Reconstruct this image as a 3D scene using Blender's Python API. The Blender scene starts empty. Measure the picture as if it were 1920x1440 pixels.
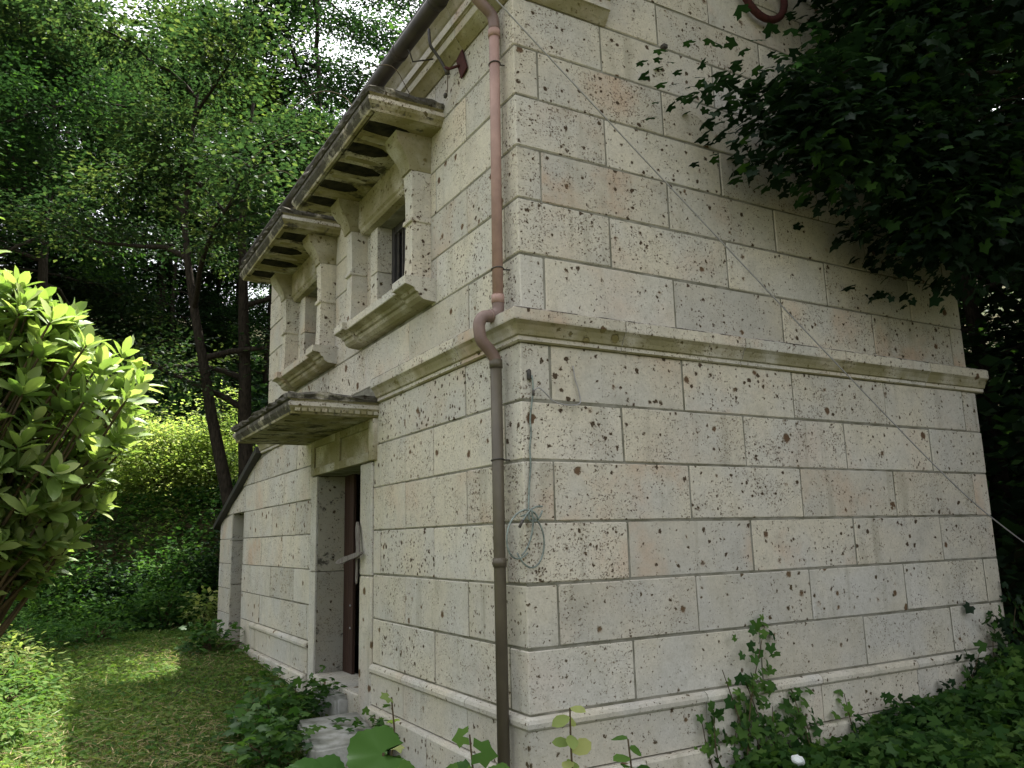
import bpy, bmesh, math, random
import numpy as np
from mathutils import Matrix, Vector
sc = bpy.context.scene
COL = sc.collection
R = math.radians
# ---------------------------------------------------------------- camera
cd = bpy.data.cameras.new('camera'); cam = bpy.data.objects.new('camera', cd); COL.objects.link(cam)
cr = Vector((0.86881439, -0.49452397, -0.02464943)); cu = Vector((-0.07140812, -0.1744064, 0.9820811)); cf = Vector((0.48996167, 0.85148602, 0.18683982))
cam.matrix_world = Matrix(((cr.x, cu.x, -cf.x, -2.02477), (cr.y, cu.y, -cf.y, -3.42894), (cr.z, cu.z, -cf.z, 0.81687), (0, 0, 0, 1)))
cd.sensor_width = 36; cd.lens = 28.4687; cd.clip_start = 0.05; cd.clip_end = 400
sc.camera = cam
# ---------------------------------------------------------------- world, sun, exposure
SUN = Vector((0.31, 0.16, 0.94)).normalized()
elev = math.asin(SUN.z); rot = math.atan2(SUN.x, SUN.y)
w = bpy.data.worlds.new('World'); sc.world = w; w.use_nodes = True
nt = w.node_tree; sky = nt.nodes.new('ShaderNodeTexSky'); sky.sky_type = 'NISHITA'; sky.sun_disc = False
sky.sun_elevation = elev; sky.sun_rotation = rot; sky.dust_density = 6.0; sky.air_density = 1.0; sky.ozone_density = 0.6
bg = nt.nodes['Background']; hs = nt.nodes.new('ShaderNodeHueSaturation'); hs.inputs['Saturation'].default_value = 0.22; nt.links.new(sky.outputs[0], hs.inputs['Color']); nt.links.new(hs.outputs[0], bg.inputs[0]); bg.inputs[1].default_value = 0.13
sd = bpy.data.lights.new('sun', 'SUN'); so = bpy.data.objects.new('sun', sd); COL.objects.link(so)
sd.energy = 4.2; sd.angle = R(0.6); sd.color = (1, 0.95, 0.86)
so.rotation_mode = 'QUATERNION'; so.rotation_quaternion = (-SUN).to_track_quat('-Z', 'Y'); so.location = (8, 8, 20)
sc.view_settings.view_transform = 'Standard'; sc.view_settings.look = 'None'; sc.view_settings.gamma = 1
sc.view_settings.use_curve_mapping = False; sc.view_settings.exposure = 1.98
sc.cycles.max_bounces = 6; sc.cycles.transparent_max_bounces = 4

# ---------------------------------------------------------------- node helpers
class NG:
    def __init__(s, name, rough=0.9):
        s.m = bpy.data.materials.new(name); s.m.use_nodes = True; s.t = s.m.node_tree
        s.b = s.t.nodes['Principled BSDF']; s.b.inputs['Roughness'].default_value = rough; s.b.inputs['Specular IOR Level'].default_value = 0.2
        s.out = s.t.nodes['Material Output']
    def n(s, typ, **k):
        x = s.t.nodes.new(typ)
        for a, v in k.items(): setattr(x, a, v)
        return x
    def l(s, a, b): s.t.links.new(a, b)
    def put(s, sock, v):
        if hasattr(v, 'links'): s.l(v, sock)
        else: sock.default_value = v
    def math(s, op, a, b=0.0, c=None, clamp=False):
        x = s.n('ShaderNodeMath', operation=op, use_clamp=clamp); s.put(x.inputs[0], a); s.put(x.inputs[1], b)
        if c is not None: s.put(x.inputs[2], c)
        return x.outputs[0]
    def mix(s, f, a, b, bt='MIX'):
        x = s.n('ShaderNodeMix', data_type='RGBA', blend_type=bt); s.put(x.inputs[0], f)
        for i, v in ((6, a), (7, b)):
            s.put(x.inputs[i], (v[0], v[1], v[2], 1) if isinstance(v, tuple) else v)
        return x.outputs[2]
    def noise(s, v, scale, detail=3, rough=0.55, out=0):
        x = s.n('ShaderNodeTexNoise'); s.l(v, x.inputs['Vector']); x.inputs['Scale'].default_value = scale
        x.inputs['Detail'].default_value = detail; x.inputs['Roughness'].default_value = rough
        return x.outputs[out]
    def ramp(s, f, lo, hi):
        x = s.n('ShaderNodeMapRange', interpolation_type='SMOOTHSTEP'); s.put(x.inputs[0], f)
        s.put(x.inputs[1], lo); s.put(x.inputs[2], hi)
        return x.outputs[0]
    def coord(s, seeded=True, stretch=None):
        c = s.n('ShaderNodeTexCoord').outputs['Object']
        if stretch:
            m = s.n('ShaderNodeMapping'); m.inputs['Scale'].default_value = stretch; s.l(c, m.inputs[0]); c = m.outputs[0]
        if seeded:
            r = s.n('ShaderNodeObjectInfo').outputs['Random']
            k = s.n('ShaderNodeVectorMath', operation='SCALE'); k.inputs[0].default_value = (37.1, 91.7, 53.3); s.l(r, k.inputs['Scale'])
            a = s.n('ShaderNodeVectorMath', operation='ADD'); s.l(c, a.inputs[0]); s.l(k.outputs[0], a.inputs[1]); c = a.outputs[0]
        return c
    def bump(s, h, dist=0.01, strength=1.0):
        x = s.n('ShaderNodeBump'); x.inputs['Strength'].default_value = strength; x.inputs['Distance'].default_value = dist
        s.l(h, x.inputs['Height']); s.l(x.outputs[0], s.b.inputs['Normal'])

def stone_mat(name, algae=0.0, mould=0.0, grime=0.38, tint=(1, 1, 1), pits=1.0, warmk=1.45):
    g = NG(name, 0.92); c = g.coord()
    rnd = g.n('ShaderNodeObjectInfo').outputs['Random']
    r2 = g.math('FRACT', g.math('MULTIPLY', rnd, 17.31))
    A = tuple(a * b for a, b in zip((0.62, 0.57, 0.46), tint)); B = tuple(a * b for a, b in zip((0.57, 0.44, 0.33), tint))
    D = tuple(a * b for a, b in zip((0.56, 0.54, 0.485), tint))
    n1 = g.noise(c, 1.7, 3); n2 = g.noise(c, 5.0, 4); n3 = g.noise(c, 26, 4, 0.65)
    base = g.mix(g.ramp(n1, 0.36, 0.66), A, D)
    warm = g.math('MULTIPLY', g.ramp(g.noise(c, 2.6, 4), 0.46, 0.74), g.math('MULTIPLY', g.math('POWER', r2, 1.6), warmk))
    base = g.mix(warm, base, B)
    base = g.mix(g.math('MULTIPLY', g.ramp(n2, 0.5, 0.8), grime), base, (0.26, 0.25, 0.21))
    base = g.mix(g.math('MULTIPLY', g.ramp(n3, 0.35, 0.75), 0.30), base, (0.36, 0.34, 0.29))
    base = g.mix(g.math('MULTIPLY', g.ramp(g.noise(c, 2.1, 5, 0.7), 0.58, 0.74), 0.30), base, (0.32, 0.31, 0.27))
    val = g.n('ShaderNodeHueSaturation'); g.l(base, val.inputs['Color']); g.l(g.math('MULTIPLY_ADD', rnd, 0.20, 0.86), val.inputs['Value']); base = val.outputs[0]
    base = g.mix(g.math('MULTIPLY', g.ramp(g.noise(c, 95, 3, 0.7), 0.42, 0.62), 0.22), base, (0.30, 0.28, 0.23))
    # vertical drip stains
    st = g.noise(g.coord(True, (9, 9, 0.9)), 1.0, 3)
    base = g.mix(g.math('MULTIPLY', g.ramp(st, 0.55, 0.72), g.math('MULTIPLY_ADD', g.math('FRACT', g.math('MULTIPLY', rnd, 5.3)), 0.45, 0.05)), base, (0.27, 0.25, 0.19))
    # pits
    dn = g.noise(c, 42, 4, 0.7, 1)
    sc_ = g.n('ShaderNodeVectorMath', operation='SCALE'); g.l(dn, sc_.inputs[0]); sc_.inputs['Scale'].default_value = 0.034
    ad = g.n('ShaderNodeVectorMath', operation='ADD'); g.l(c, ad.inputs[0]); g.l(sc_.outputs[0], ad.inputs[1])
    s2 = g.n('ShaderNodeVectorMath', operation='SCALE'); g.l(g.noise(c, 150, 2, 0.6, 1), s2.inputs[0]); s2.inputs['Scale'].default_value = 0.014
    a2 = g.n('ShaderNodeVectorMath', operation='ADD'); g.l(ad.outputs[0], a2.inputs[0]); g.l(s2.outputs[0], a2.inputs[1]); dc = a2.outputs[0]
    dens = g.ramp(g.noise(c, 6, 2), 0.32, 0.62)
    hs = []
    for scale, lo, k, colr in ((110, 0.40, 0.85, (0.14, 0.10, 0.065)), (55, 0.55, 0.85, (0.085, 0.058, 0.035)), (26, 0.71, 1.30, (0.06, 0.04, 0.023)), (11, 0.80, 1.5, (0.15, 0.095, 0.052))):
        v = g.n('ShaderNodeTexVoronoi'); g.l(dc, v.inputs['Vector']); v.inputs['Scale'].default_value = scale
        sep = g.n('ShaderNodeSeparateColor'); g.l(v.outputs['Color'], sep.inputs[0])
        th = g.math('MULTIPLY', g.math('MAXIMUM', g.math('SUBTRACT', sep.outputs[0], lo), 0.0), k * pits)
        th = g.math('MULTIPLY', th, g.math('MULTIPLY_ADD', g.math('FRACT', g.math('MULTIPLY', rnd, 7.77 + scale)), 0.5, 0.68))
        if scale > 40: th = g.math('MULTIPLY', th, g.math('MULTIPLY_ADD', dens, 0.5, 0.6))
        e = g.math('SUBTRACT', th, v.outputs['Distance'])
        m = g.ramp(e, -0.02, 0.05)
        base = g.mix(g.math('MULTIPLY', m, 0.97 if scale < 100 else 0.85), base, colr)
        if scale < 30: base = g.mix(g.math('MULTIPLY', g.math('SUBTRACT', g.ramp(e, -0.10, 0.02), m, clamp=True), 0.35), base, (0.36, 0.24, 0.13))
        if scale < 12:
            m2 = g.ramp(e, 0.0, 0.14); base = g.mix(g.math('MULTIPLY', m2, 0.6), base, (0.09, 0.05, 0.03))
        hs.append(g.math('MULTIPLY', m, {110: 0.25, 55: 0.6, 26: 1.0, 11: 1.4}[scale]))
    if algae:
        base = g.mix(g.math('MULTIPLY', g.ramp(g.noise(c, 3.5, 4), 0.25, 0.6), algae), base, (0.20, 0.178, 0.07))
    if mould:
        mm = g.ramp(g.noise(c, 8, 5, 0.65), 0.62 - 0.38 * mould, 0.70 - 0.24 * mould)
        base = g.mix(g.math('MULTIPLY', mm, 0.85), base, (0.030, 0.028, 0.022))
    g.l(base, g.b.inputs['Base Color'])
    h = hs[0]
    for x in hs[1:]: h = g.math('MAXIMUM', h, x)
    h = g.math('SUBTRACT', g.math('MULTIPLY', n3, 0.35), h)
    g.bump(h, 0.006, 0.9)
    return g.m

def plain_mat(name, c1, c2, rough=0.8, scale=8, spec=0.3, bump=0.0, stretch=None, metal=0.0):
    g = NG(name, rough); c = g.coord(True, stretch)
    n = g.noise(c, scale, 5, 0.6)
    g.l(g.mix(g.ramp(n, 0.3, 0.7), c1, c2), g.b.inputs['Base Color']); g.b.inputs['Specular IOR Level'].default_value = spec
    g.b.inputs['Metallic'].default_value = metal
    if bump: g.bump(n, bump)
    return g.m

def leaf_mat(name, dark, mid, light, trans=0.45, gloss=0.18, rough=0.45):
    g = NG(name)
    a = g.n('ShaderNodeAttribute', attribute_name='rnd').outputs['Fac']
    cr_ = g.n('ShaderNodeValToRGB'); e = cr_.color_ramp.elements
    e[0].position = 0.0; e[0].color = (*dark, 1); e[1].position = 1.0; e[1].color = (*light, 1)
    k = e.new(0.55); k.color = (*mid, 1); g.l(a, cr_.inputs[0]); col = cr_.outputs[0]
    d = g.n('ShaderNodeBsdfDiffuse'); g.l(col, d.inputs[0])
    t = g.n('ShaderNodeBsdfTranslucent'); g.l(g.mix(1.0, col, (1.6, 1.75, 0.9), 'MULTIPLY'), t.inputs[0])
    gl = g.n('ShaderNodeBsdfGlossy'); gl.inputs['Roughness'].default_value = rough; gl.inputs[0].default_value = (0.8, 0.85, 0.8, 1)
    m1 = g.n('ShaderNodeMixShader'); m1.inputs[0].default_value = trans; g.l(d.outputs[0], m1.inputs[1]); g.l(t.outputs[0], m1.inputs[2])
    fr = g.n('ShaderNodeFresnel'); fr.inputs[0].default_value = 1.35
    m2 = g.n('ShaderNodeMixShader'); g.l(g.math('MULTIPLY', g.math('MINIMUM', fr.outputs[0], .3), gloss * 1.2), m2.inputs[0]); g.l(m1.outputs[0], m2.inputs[1]); g.l(gl.outputs[0], m2.inputs[2])
    g.l(m2.outputs[0], g.out.inputs[0])
    return g.m

M = {}
M['stone'] = stone_mat('porous_stone')
M['stone_low'] = stone_mat('porous_stone_low', algae=0.12, grime=0.3, tint=(1.04, 1.05, 1.08), pits=0.9, warmk=0.4)
M['stone_black'] = stone_mat('stone_blackened_edge', mould=1.15, grime=0.8, algae=0.3, tint=(0.42, 0.42, 0.40))
M['stone_reveal_shaded'] = stone_mat('shaded_reveal_stone', grime=0.6, mould=0.12, tint=(0.58, 0.59, 0.58), warmk=0.2)  # shade of the recess and canopy put into a darker grey tint
M['stone_green'] = stone_mat('stone_with_algae', algae=0.8, grime=0.4)
M['stone_olive'] = stone_mat('stone_olive', algae=0.9, grime=0.3, pits=.7)
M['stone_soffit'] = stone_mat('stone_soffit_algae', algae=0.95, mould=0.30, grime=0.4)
M['stone_top'] = stone_mat('stone_weathered_top', algae=0.15, mould=0.85, grime=0.6, tint=(0.8, 0.8, 0.8))
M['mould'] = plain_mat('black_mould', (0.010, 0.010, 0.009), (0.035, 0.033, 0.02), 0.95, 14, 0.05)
M['mortar'] = plain_mat('mortar', (0.27, 0.26, 0.22), (0.13, 0.125, 0.09), 0.95, 7, 0.1, 0.01)
M['pink'] = plain_mat('faded_pink_plastic', (0.38, 0.245, 0.205), (0.29, 0.185, 0.155), 0.65, 9, 0.4)
M['olive'] = plain_mat('olive_brown_plastic', (0.115, 0.098, 0.066), (0.075, 0.062, 0.045), 0.5, 3, 0.4)
M['brownpvc'] = plain_mat('brown_plastic', (0.15, 0.10, 0.085), (0.24, 0.165, 0.14), 0.5, 5, 0.4)
M['gutter'] = plain_mat('dark_gutter', (0.022, 0.017, 0.014), (0.045, 0.035, 0.03), 0.55, 6, 0.4)
M['darkmetal'] = plain_mat('dark_metal', (0.03, 0.03, 0.028), (0.07, 0.06, 0.05), 0.6, 30, 0.4)
M['framewood'] = plain_mat('dark_frame_wood', (0.035, 0.033, 0.035), (0.07, 0.065, 0.065), 0.7, 5, 0.3, 0.004, (20, 20, 1.5))
M['doorwood'] = plain_mat('red_brown_door_wood', (0.055, 0.028, 0.02), (0.03, 0.016, 0.012), 0.7, 5, 0.25, 0.004, (18, 18, 1.2))
M['greywood'] = plain_mat('weathered_grey_wood', (0.24, 0.22, 0.20), (0.12, 0.105, 0.095), 0.9, 5, 0.1, 0.006, (30, 30, 3))
M['black'] = plain_mat('dark_interior', (0.01, 0.01, 0.01), (0.02, 0.018, 0.015), 0.9, 5, 0.1)
M['rust'] = plain_mat('rust_red_metal', (0.075, 0.024, 0.022), (0.045, 0.017, 0.016), 0.8, 40, 0.2)
M['roof'] = plain_mat('dark_roof_metal', (0.03, 0.03, 0.03), (0.05, 0.045, 0.04), 0.6, 10, 0.3)
M['cable'] = plain_mat('pale_green_cable', (0.24, 0.29, 0.26), (0.11, 0.13, 0.12), 0.5, 40, 0.4)
M['wire'] = plain_mat('grey_wire', (0.34, 0.33, 0.33), (0.27, 0.26, 0.26), 0.5, 40, 0.4)
M['glass'] = plain_mat('dark_window_glass', (0.012, 0.013, 0.016), (0.02, 0.02, 0.022), 0.12, 3, 0.5)
M['bark'] = plain_mat('dark_bark', (0.045, 0.037, 0.028), (0.018, 0.015, 0.012), 0.95, 14, 0.1, 0.02, (3, 3, 0.8))
M['twig'] = plain_mat('brown_twig', (0.10, 0.075, 0.04), (0.06, 0.045, 0.03), 0.9, 14, 0.1)
M['tie'] = plain_mat('pale_stone_step', (0.36, 0.36, 0.34), (0.20, 0.20, 0.17), 0.9, 9, 0.1, 0.01)
M['white'] = plain_mat('white_plastic', (0.75, 0.77, 0.75), (0.65, 0.68, 0.66), 0.5, 9, 0.3)
M['leaf_tree'] = leaf_mat('tree_leaf', (0.009, 0.021, 0.012), (0.024, 0.047, 0.020), (0.080, 0.105, 0.038), 0.42, 0.14)
M['leaf_tree2'] = leaf_mat('tree_leaf_yellowish', (0.022, 0.045, 0.014), (0.05, 0.085, 0.022), (0.13, 0.155, 0.045), 0.45, 0.14)
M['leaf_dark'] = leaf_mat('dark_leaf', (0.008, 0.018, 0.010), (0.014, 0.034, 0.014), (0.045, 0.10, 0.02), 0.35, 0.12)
M['leaf_bright'] = leaf_mat('bright_shrub_leaf', (0.08, 0.13, 0.04), (0.19, 0.25, 0.08), (0.40, 0.40, 0.17), 0.5, 0.12)
M['leaf_rhodo'] = leaf_mat('leathery_leaf', (0.07, 0.12, 0.03), (0.16, 0.23, 0.06), (0.33, 0.38, 0.15), 0.42, 0.6, 0.36)
M['leaf_ground'] = leaf_mat('ground_leaf', (0.018, 0.05, 0.016), (0.045, 0.105, 0.024), (0.10, 0.18, 0.04), 0.42, 0.08)
M['leaf_lawn'] = leaf_mat('lawn_weed_leaf', (0.035, 0.08, 0.02), (0.075, 0.14, 0.03), (0.15, 0.20, 0.055), 0.4, 0.08)
M['grass'] = leaf_mat('grass_blade', (0.055, 0.105, 0.025), (0.13, 0.19, 0.045), (0.28, 0.25, 0.12), 0.35, 0.08)
M['straw'] = leaf_mat('dry_straw', (0.13, 0.105, 0.055), (0.25, 0.2, 0.11), (0.40, 0.34, 0.2), 0.2, 0.05)

# ---------------------------------------------------------------- object helpers
def tag(o, label=None, cat=None, group=None, kind=None):
    if label: o['label'] = label
    if cat: o['category'] = cat
    if group: o['group'] = group
    if kind: o['kind'] = kind
    return o
def empty(name, loc, label=None, cat=None, group=None):
    o = bpy.data.objects.new(name, None); COL.objects.link(o); o.location = loc; o.empty_display_size = 0.2
    return tag(o, label, cat, group)
def link(name, me, mat=None, parent=None, loc=None):
    o = bpy.data.objects.new(name, me); COL.objects.link(o)
    if mat is not None and not me.materials: me.materials.append(mat)
    if parent is not None: o.parent = parent; o.matrix_parent_inverse = Matrix.Translation(-root_loc(parent))
    if loc is not None: o.location = loc
    return o
def root_loc(p):
    v = Vector(p.location)
    while p.parent is not None: p = p.parent; v = v  # parts carry world locations through parent inverse
    return v
def mesh(name, verts, faces, smooth=False):
    me = bpy.data.meshes.new(name); me.from_pydata([tuple(v) for v in verts], [], faces); me.update()
    if smooth: me.polygons.foreach_set('use_smooth', [True] * len(me.polygons))
    return me
def npmesh(name, V, F, rnd=None, smooth=False):
    """V (n,3), F (m,k) with equal k"""
    me = bpy.data.meshes.new(name); n = len(V); m, k = F.shape
    me.vertices.add(n); me.vertices.foreach_set('co', np.asarray(V, np.float32).ravel())
    me.loops.add(m * k); me.loops.foreach_set('vertex_index', F.astype(np.int32).ravel())
    me.polygons.add(m); me.polygons.foreach_set('loop_start', np.arange(0, m * k, k, dtype=np.int32))
    if smooth: me.polygons.foreach_set('use_smooth', np.ones(m, bool))
    me.update(calc_edges=True)
    if rnd is not None:
        a = me.attributes.new('rnd', 'FLOAT', 'POINT'); a.data.foreach_set('value', np.asarray(rnd, np.float32))
    return me
_bc = {}
def boxmesh(dx, dy, dz, bev=0.004):
    key = (round(dx, 3), round(dy, 3), round(dz, 3), bev)
    if key in _bc: return _bc[key]
    bm = bmesh.new(); bmesh.ops.create_cube(bm, size=1.0)
    bmesh.ops.scale(bm, vec=(dx, dy, dz), verts=bm.verts)
    if bev: bmesh.ops.bevel(bm, geom=bm.edges[:], offset=bev, segments=1, affect='EDGES')
    me = bpy.data.meshes.new('block'); bm.to_mesh(me); bm.free(); _bc[key] = me
    return me
def box(name, x0, x1, y0, y1, z0, z1, mat, parent=None, bev=0.004):
    me = boxmesh(x1 - x0, y1 - y0, z1 - z0, bev)
    if me.materials and me.materials[0] != mat:
        me = me.copy(); me.materials.clear()
        me.materials.append(mat)
    return link(name, me, mat, parent, ((x0 + x1) / 2, (y0 + y1) / 2, (z0 + z1) / 2))
_jr = random.Random(99)
def jbox(*a):
    o = box(*a); me = o.data.copy(); o.data = me; cs = {}
    for v in me.vertices:
        k = (v.co.x > 0, v.co.y > 0, v.co.z > 0)
        if k not in cs: cs[k] = (0, _jr.uniform(-.0022, .0022), _jr.uniform(-.0026, .0022))
        d = cs[k]; v.co.x += d[1] if abs(a[2] - a[1]) > .2 else 0; v.co.y += d[1] if abs(a[4] - a[3]) > .2 else 0; v.co.z += d[2]
    return o
def tube(name, pts, rad, mat, parent=None, n=10, closed=False):
    pts = [Vector(p) for p in pts]; V = []; F = []
    rads = rad if isinstance(rad, (list, tuple)) else [rad] * len(pts)
    up = Vector((0.13, 0.31, 0.94)); N = len(pts); a = None
    for i, p in enumerate(pts):
        if closed: d = (pts[(i + 1) % N] - pts[i - 1]).normalized()
        else: d = (pts[min(i + 1, N - 1)] - pts[max(i - 1, 0)]).normalized()
        if a is None: a = d.orthogonal().normalized()
        a = (a - d * a.dot(d)).normalized(); b = d.cross(a)
        for k in range(n):
            t = 2 * math.pi * k / n; V.append(p + (a * math.cos(t) + b * math.sin(t)) * rads[i])
    for i in range(N if closed else N - 1):
        j = (i + 1) % N
        for k in range(n):
            F.append((i * n + k, i * n + (k + 1) % n, j * n + (k + 1) % n, j * n + k))
    if not closed: F.append(tuple(range(n - 1, -1, -1))); F.append(tuple(range((N - 1) * n, N * n)))
    me = mesh(name, V, F, True)
    return link(name, me, mat, parent)
def smooth_path(pts, k=6):
    P = [Vector(p) for p in pts]; P = [P[0] * 2 - P[1]] + P + [P[-1] * 2 - P[-2]]; out = []
    for i in range(1, len(P) - 2):
        for j in range(k):
            t = j / k; a, b, c, d = P[i - 1], P[i], P[i + 1], P[i + 2]
            out.append(0.5 * ((2 * b) + (c - a) * t + (2 * a - 5 * b + 4 * c - d) * t * t + (3 * b - a - 3 * c + d) * t ** 3))
    out.append(P[-2]); return out
def loft(name, secs, mat, parent=None, cap=True, smooth=False, mats=None, facemat=None):
    """secs: list of equal-length closed rings of points"""
    n = len(secs[0]); V = [p for s in secs for p in s]; F = []; FM = []
    for i in range(len(secs) - 1):
        for k in range(n):
            k2 = (k + 1) % n
            F.append((i * n + k, i * n + k2, (i + 1) * n + k2, (i + 1) * n + k)); FM.append(facemat[k] if facemat else 0)
    if cap: F.append(tuple(range(n - 1, -1, -1))); F.append(tuple(range((len(secs) - 1) * n, len(secs) * n))); FM += [0, 0]
    me = mesh(name, V, F, smooth)
    bm = bmesh.new(); bm.from_mesh(me); bmesh.ops.recalc_face_normals(bm, faces=bm.faces); bm.to_mesh(me); bm.free()
    if mats:
        for m in mats: me.materials.append(m)
        me.polygons.foreach_set('material_index', FM)
    # put the origin near the piece so that its texture differs from its neighbours
    c = sum((Vector(v) for v in V), Vector()) / len(V)
    me.transform(Matrix.Translation(-c))
    return link(name, me, mat, parent, c)

# ================================================================ TERRAIN
def sstep(t): t = np.clip(t, 0, 1); return t * t * (3 - 2 * t)
def gz(x, y):
    x = np.asarray(x, float); y = np.asarray(y, float)
    z = -0.58 + 0.042 * np.clip(y, 0, 6.5) + 0.07 * np.clip(x, 0, 5)
    z = z + 0.025 * np.sin(x * 1.7 + 0.6) * np.cos(y * 1.3)
    e = y + 0.35 * np.sin(x * 0.9) - 10.6
    bank = 1.75 * sstep(e / 1.3) + 0.26 * np.clip(e - 0.9, 0, 4) + 0.34 * np.clip(e - 4.5, 0, 40)
    rt = 0.6 * sstep((x - 5.2) / 1.5) + 0.55 * np.clip(x - 6.0, 0, 30)
    lf = 0.3 * np.clip(-x - 9, 0, 30)
    return z + np.maximum(bank, np.maximum(rt, lf * sstep((y + 6) / 4)))
xs = np.concatenate([np.linspace(-90, -8, 30), np.linspace(-7.6, 9, 84), np.linspace(10, 90, 30)])
ys = np.concatenate([np.linspace(-90, -6, 28), np.linspace(-5.5, 16, 108), np.linspace(17, 90, 34)])
X, Y = np.meshgrid(xs, ys); Z = gz(X, Y); Z = np.minimum(Z, 24)
V = np.stack([X, Y, Z], -1).reshape(-1, 3); nx = len(xs); ny = len(ys)
i, j = np.meshgrid(np.arange(nx - 1), np.arange(ny - 1)); a = (j * nx + i).ravel()
F = np.stack([a, a + 1, a + nx + 1, a + nx], -1)
g = NG('ground_soil', 0.95); c = g.coord(False)
n1 = g.noise(c, 1.1, 5); n2 = g.noise(c, 12, 6, 0.7)
base = g.mix(g.ramp(n1, 0.4, 0.62), (0.045, 0.060, 0.018), (0.085, 0.068, 0.034)); base = g.mix(g.ramp(n2, 0.4, 0.7), base, (0.03, 0.035, 0.014))
g.l(base, g.b.inputs['Base Color']); g.bump(n2, 0.05); M['soil'] = g.m
ground = link('ground', npmesh('ground', V, F, smooth=True), M['soil']); tag(ground, kind='structure')

# ================================================================ STONE BUILDING
B = empty('stone_building', (0, 0, -0.58), 'pale porous stone storehouse with hooded upper windows and a low wing', 'building')
MOD = 0.445; A0 = 0.18; W = 3.92; DEP = 5.55; ANX = 7.85; INS = 0.028
JZ = [0.0, 0.295, 0.594, 0.892, 1.193, 1.495, 1.796]
KZ = [1.955, 2.280, 2.587, 2.885, 3.185, 3.482, 3.785, 4.08, 4.38, 4.68, 4.98, 5.28, 5.58, 5.88, 6.18, 6.48, 6.78, 7.08]
rng = random.Random(5)
G = 0.0052; DB = 0.16
doors = [(2.10, 3.645, -0.30, 1.40)]
win = [(1.154, 2.47, 2.30, 3.44), (3.16, 4.455, 2.30, 3.44)]
anxwin = [(6.44, 7.12, -0.35, 1.215)]
def lattice(par, end):
    out = []; k = 0; v = A0 if par else A0 + MOD
    while v < end - 0.06: out.append(v); v += 2 * MOD
    return out
def cut(seg, holes):
    segs = [seg]
    for h0, h1 in holes:
        ns = []
        for a, b in segs:
            if h1 <= a or h0 >= b: ns.append((a, b)); continue
            if h0 - a > 0.03: ns.append((a, h0))
            if b - h1 > 0.03: ns.append((h1, b))
        segs = ns
    return segs
def gable(x): return 4.16 + 3.0 * (1 - abs(x - W / 2) / (W / 2))
def poly_block(pts, y0, y1):   # a block whose outline (x,z) is clipped by the gable
    n = len(pts); V = [(x, y0, z) for x, z in pts] + [(x, y1, z) for x, z in pts]
    F = [tuple(range(n)), tuple(range(2 * n - 1, n - 1, -1))] + [(i, i + n, (i + 1) % n + n, (i + 1) % n) for i in range(n)]
    return V, F
def row(z0, z1, par, ins, upper):
    mat = M['stone'] if upper or z0 > 0.5 else M['stone_low']
    # corner stone: short on one face, long on the other
    rx = A0 if par else A0 + MOD; ly = A0 + MOD if par else A0
    if z1 < 4.2:
        j = rng.uniform(-0.0015, 0.0015)
        jbox('corner_stone', ins + j, rx - G, ins + j, ly - G, z0 + G, z1 - G, mat, B, 0.006)
    # right wall (y = ins)
    cuts = lattice(par, W); ed = cuts + [W - (ins if upper else 0)]
    for a, b in zip(ed[:-1], ed[1:]):
        j = rng.uniform(-0.003, 0.003)
        if z1 > 4.2:
            za = [(a + G, z0 + G), (b - G, z0 + G)]
            tl = min(z1 - G, gable(a + G)); tr = min(z1 - G, gable(b - G))
            if tl <= z0 + 0.03 and tr <= z0 + 0.03: continue
            za += [(b - G, max(tr, z0 + 0.02)), (a + G, max(tl, z0 + 0.02))]
            Vv, Ff = poly_block(za, ins + j, DB); me = mesh('block', Vv, Ff); cc = Vector(((a + b) / 2, 0.1, (z0 + z1) / 2)); me.transform(Matrix.Translation(-cc))
            link('stone_block', me, mat, B, cc)
        else:
            jbox('stone_block', a + G, b - G, ins + j, DB, z0 + G, z1 - G, mat, B, 0.005)
    if z1 > 4.2: return
    # left wall (x = ins)
    end = DEP if upper else ANX
    cuts = lattice(not par, end); ed = cuts + [end]
    holes = [(h[0], h[1]) for h in (win if upper else doors + anxwin) if h[2] < z1 - 0.05 and h[3] > z0 + 0.05]
    for a, b in zip(ed[:-1], ed[1:]):
        for p, q in cut((a, b), holes):
            j = rng.uniform(-0.0025, 0.0025)
            # the wing's sloping top cuts the last stones
            if not upper and q > 5.75:
                zt = lambda y: 1.78 - (y - 5.75) * 0.325 if y > 5.75 else 9
                t0, t1 = min(z1 - G, zt(p + G)), min(z1 - G, zt(q - G))
                if t1 <= z0 + 0.03 and t0 <= z0 + 0.03: continue
                t1 = max(t1, z0 + 0.02); pts = [(p + G * .7, z0 + G), (q - G * .7, z0 + G), (q - G * .7, t1), (p + G * .7, t0)]
                V = [(ins + j, y, z) for y, z in pts] + [(DB, y, z) for y, z in pts]
                me = mesh('block', V, [(0, 1, 2, 3), (7, 6, 5, 4), (0, 4, 5, 1), (1, 5, 6, 2), (2, 6, 7, 3), (3, 7, 4, 0)])
                cc = Vector((0.08, (p + q) / 2, (z0 + z1) / 2)); me.transform(Matrix.Translation(-cc)); link('stone_block', me, mat, B, cc)
            else:
                jbox('stone_block', ins + j, DB, p + G * .7, q - G * .7, z0 + G, z1 - G, mat, B, 0.004)
for k in range(6): row(JZ[k], JZ[k + 1], k % 2, 0.0, False)
for k in range(17): row(KZ[k], KZ[k + 1], (k + 1) % 2, INS, True)

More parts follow.
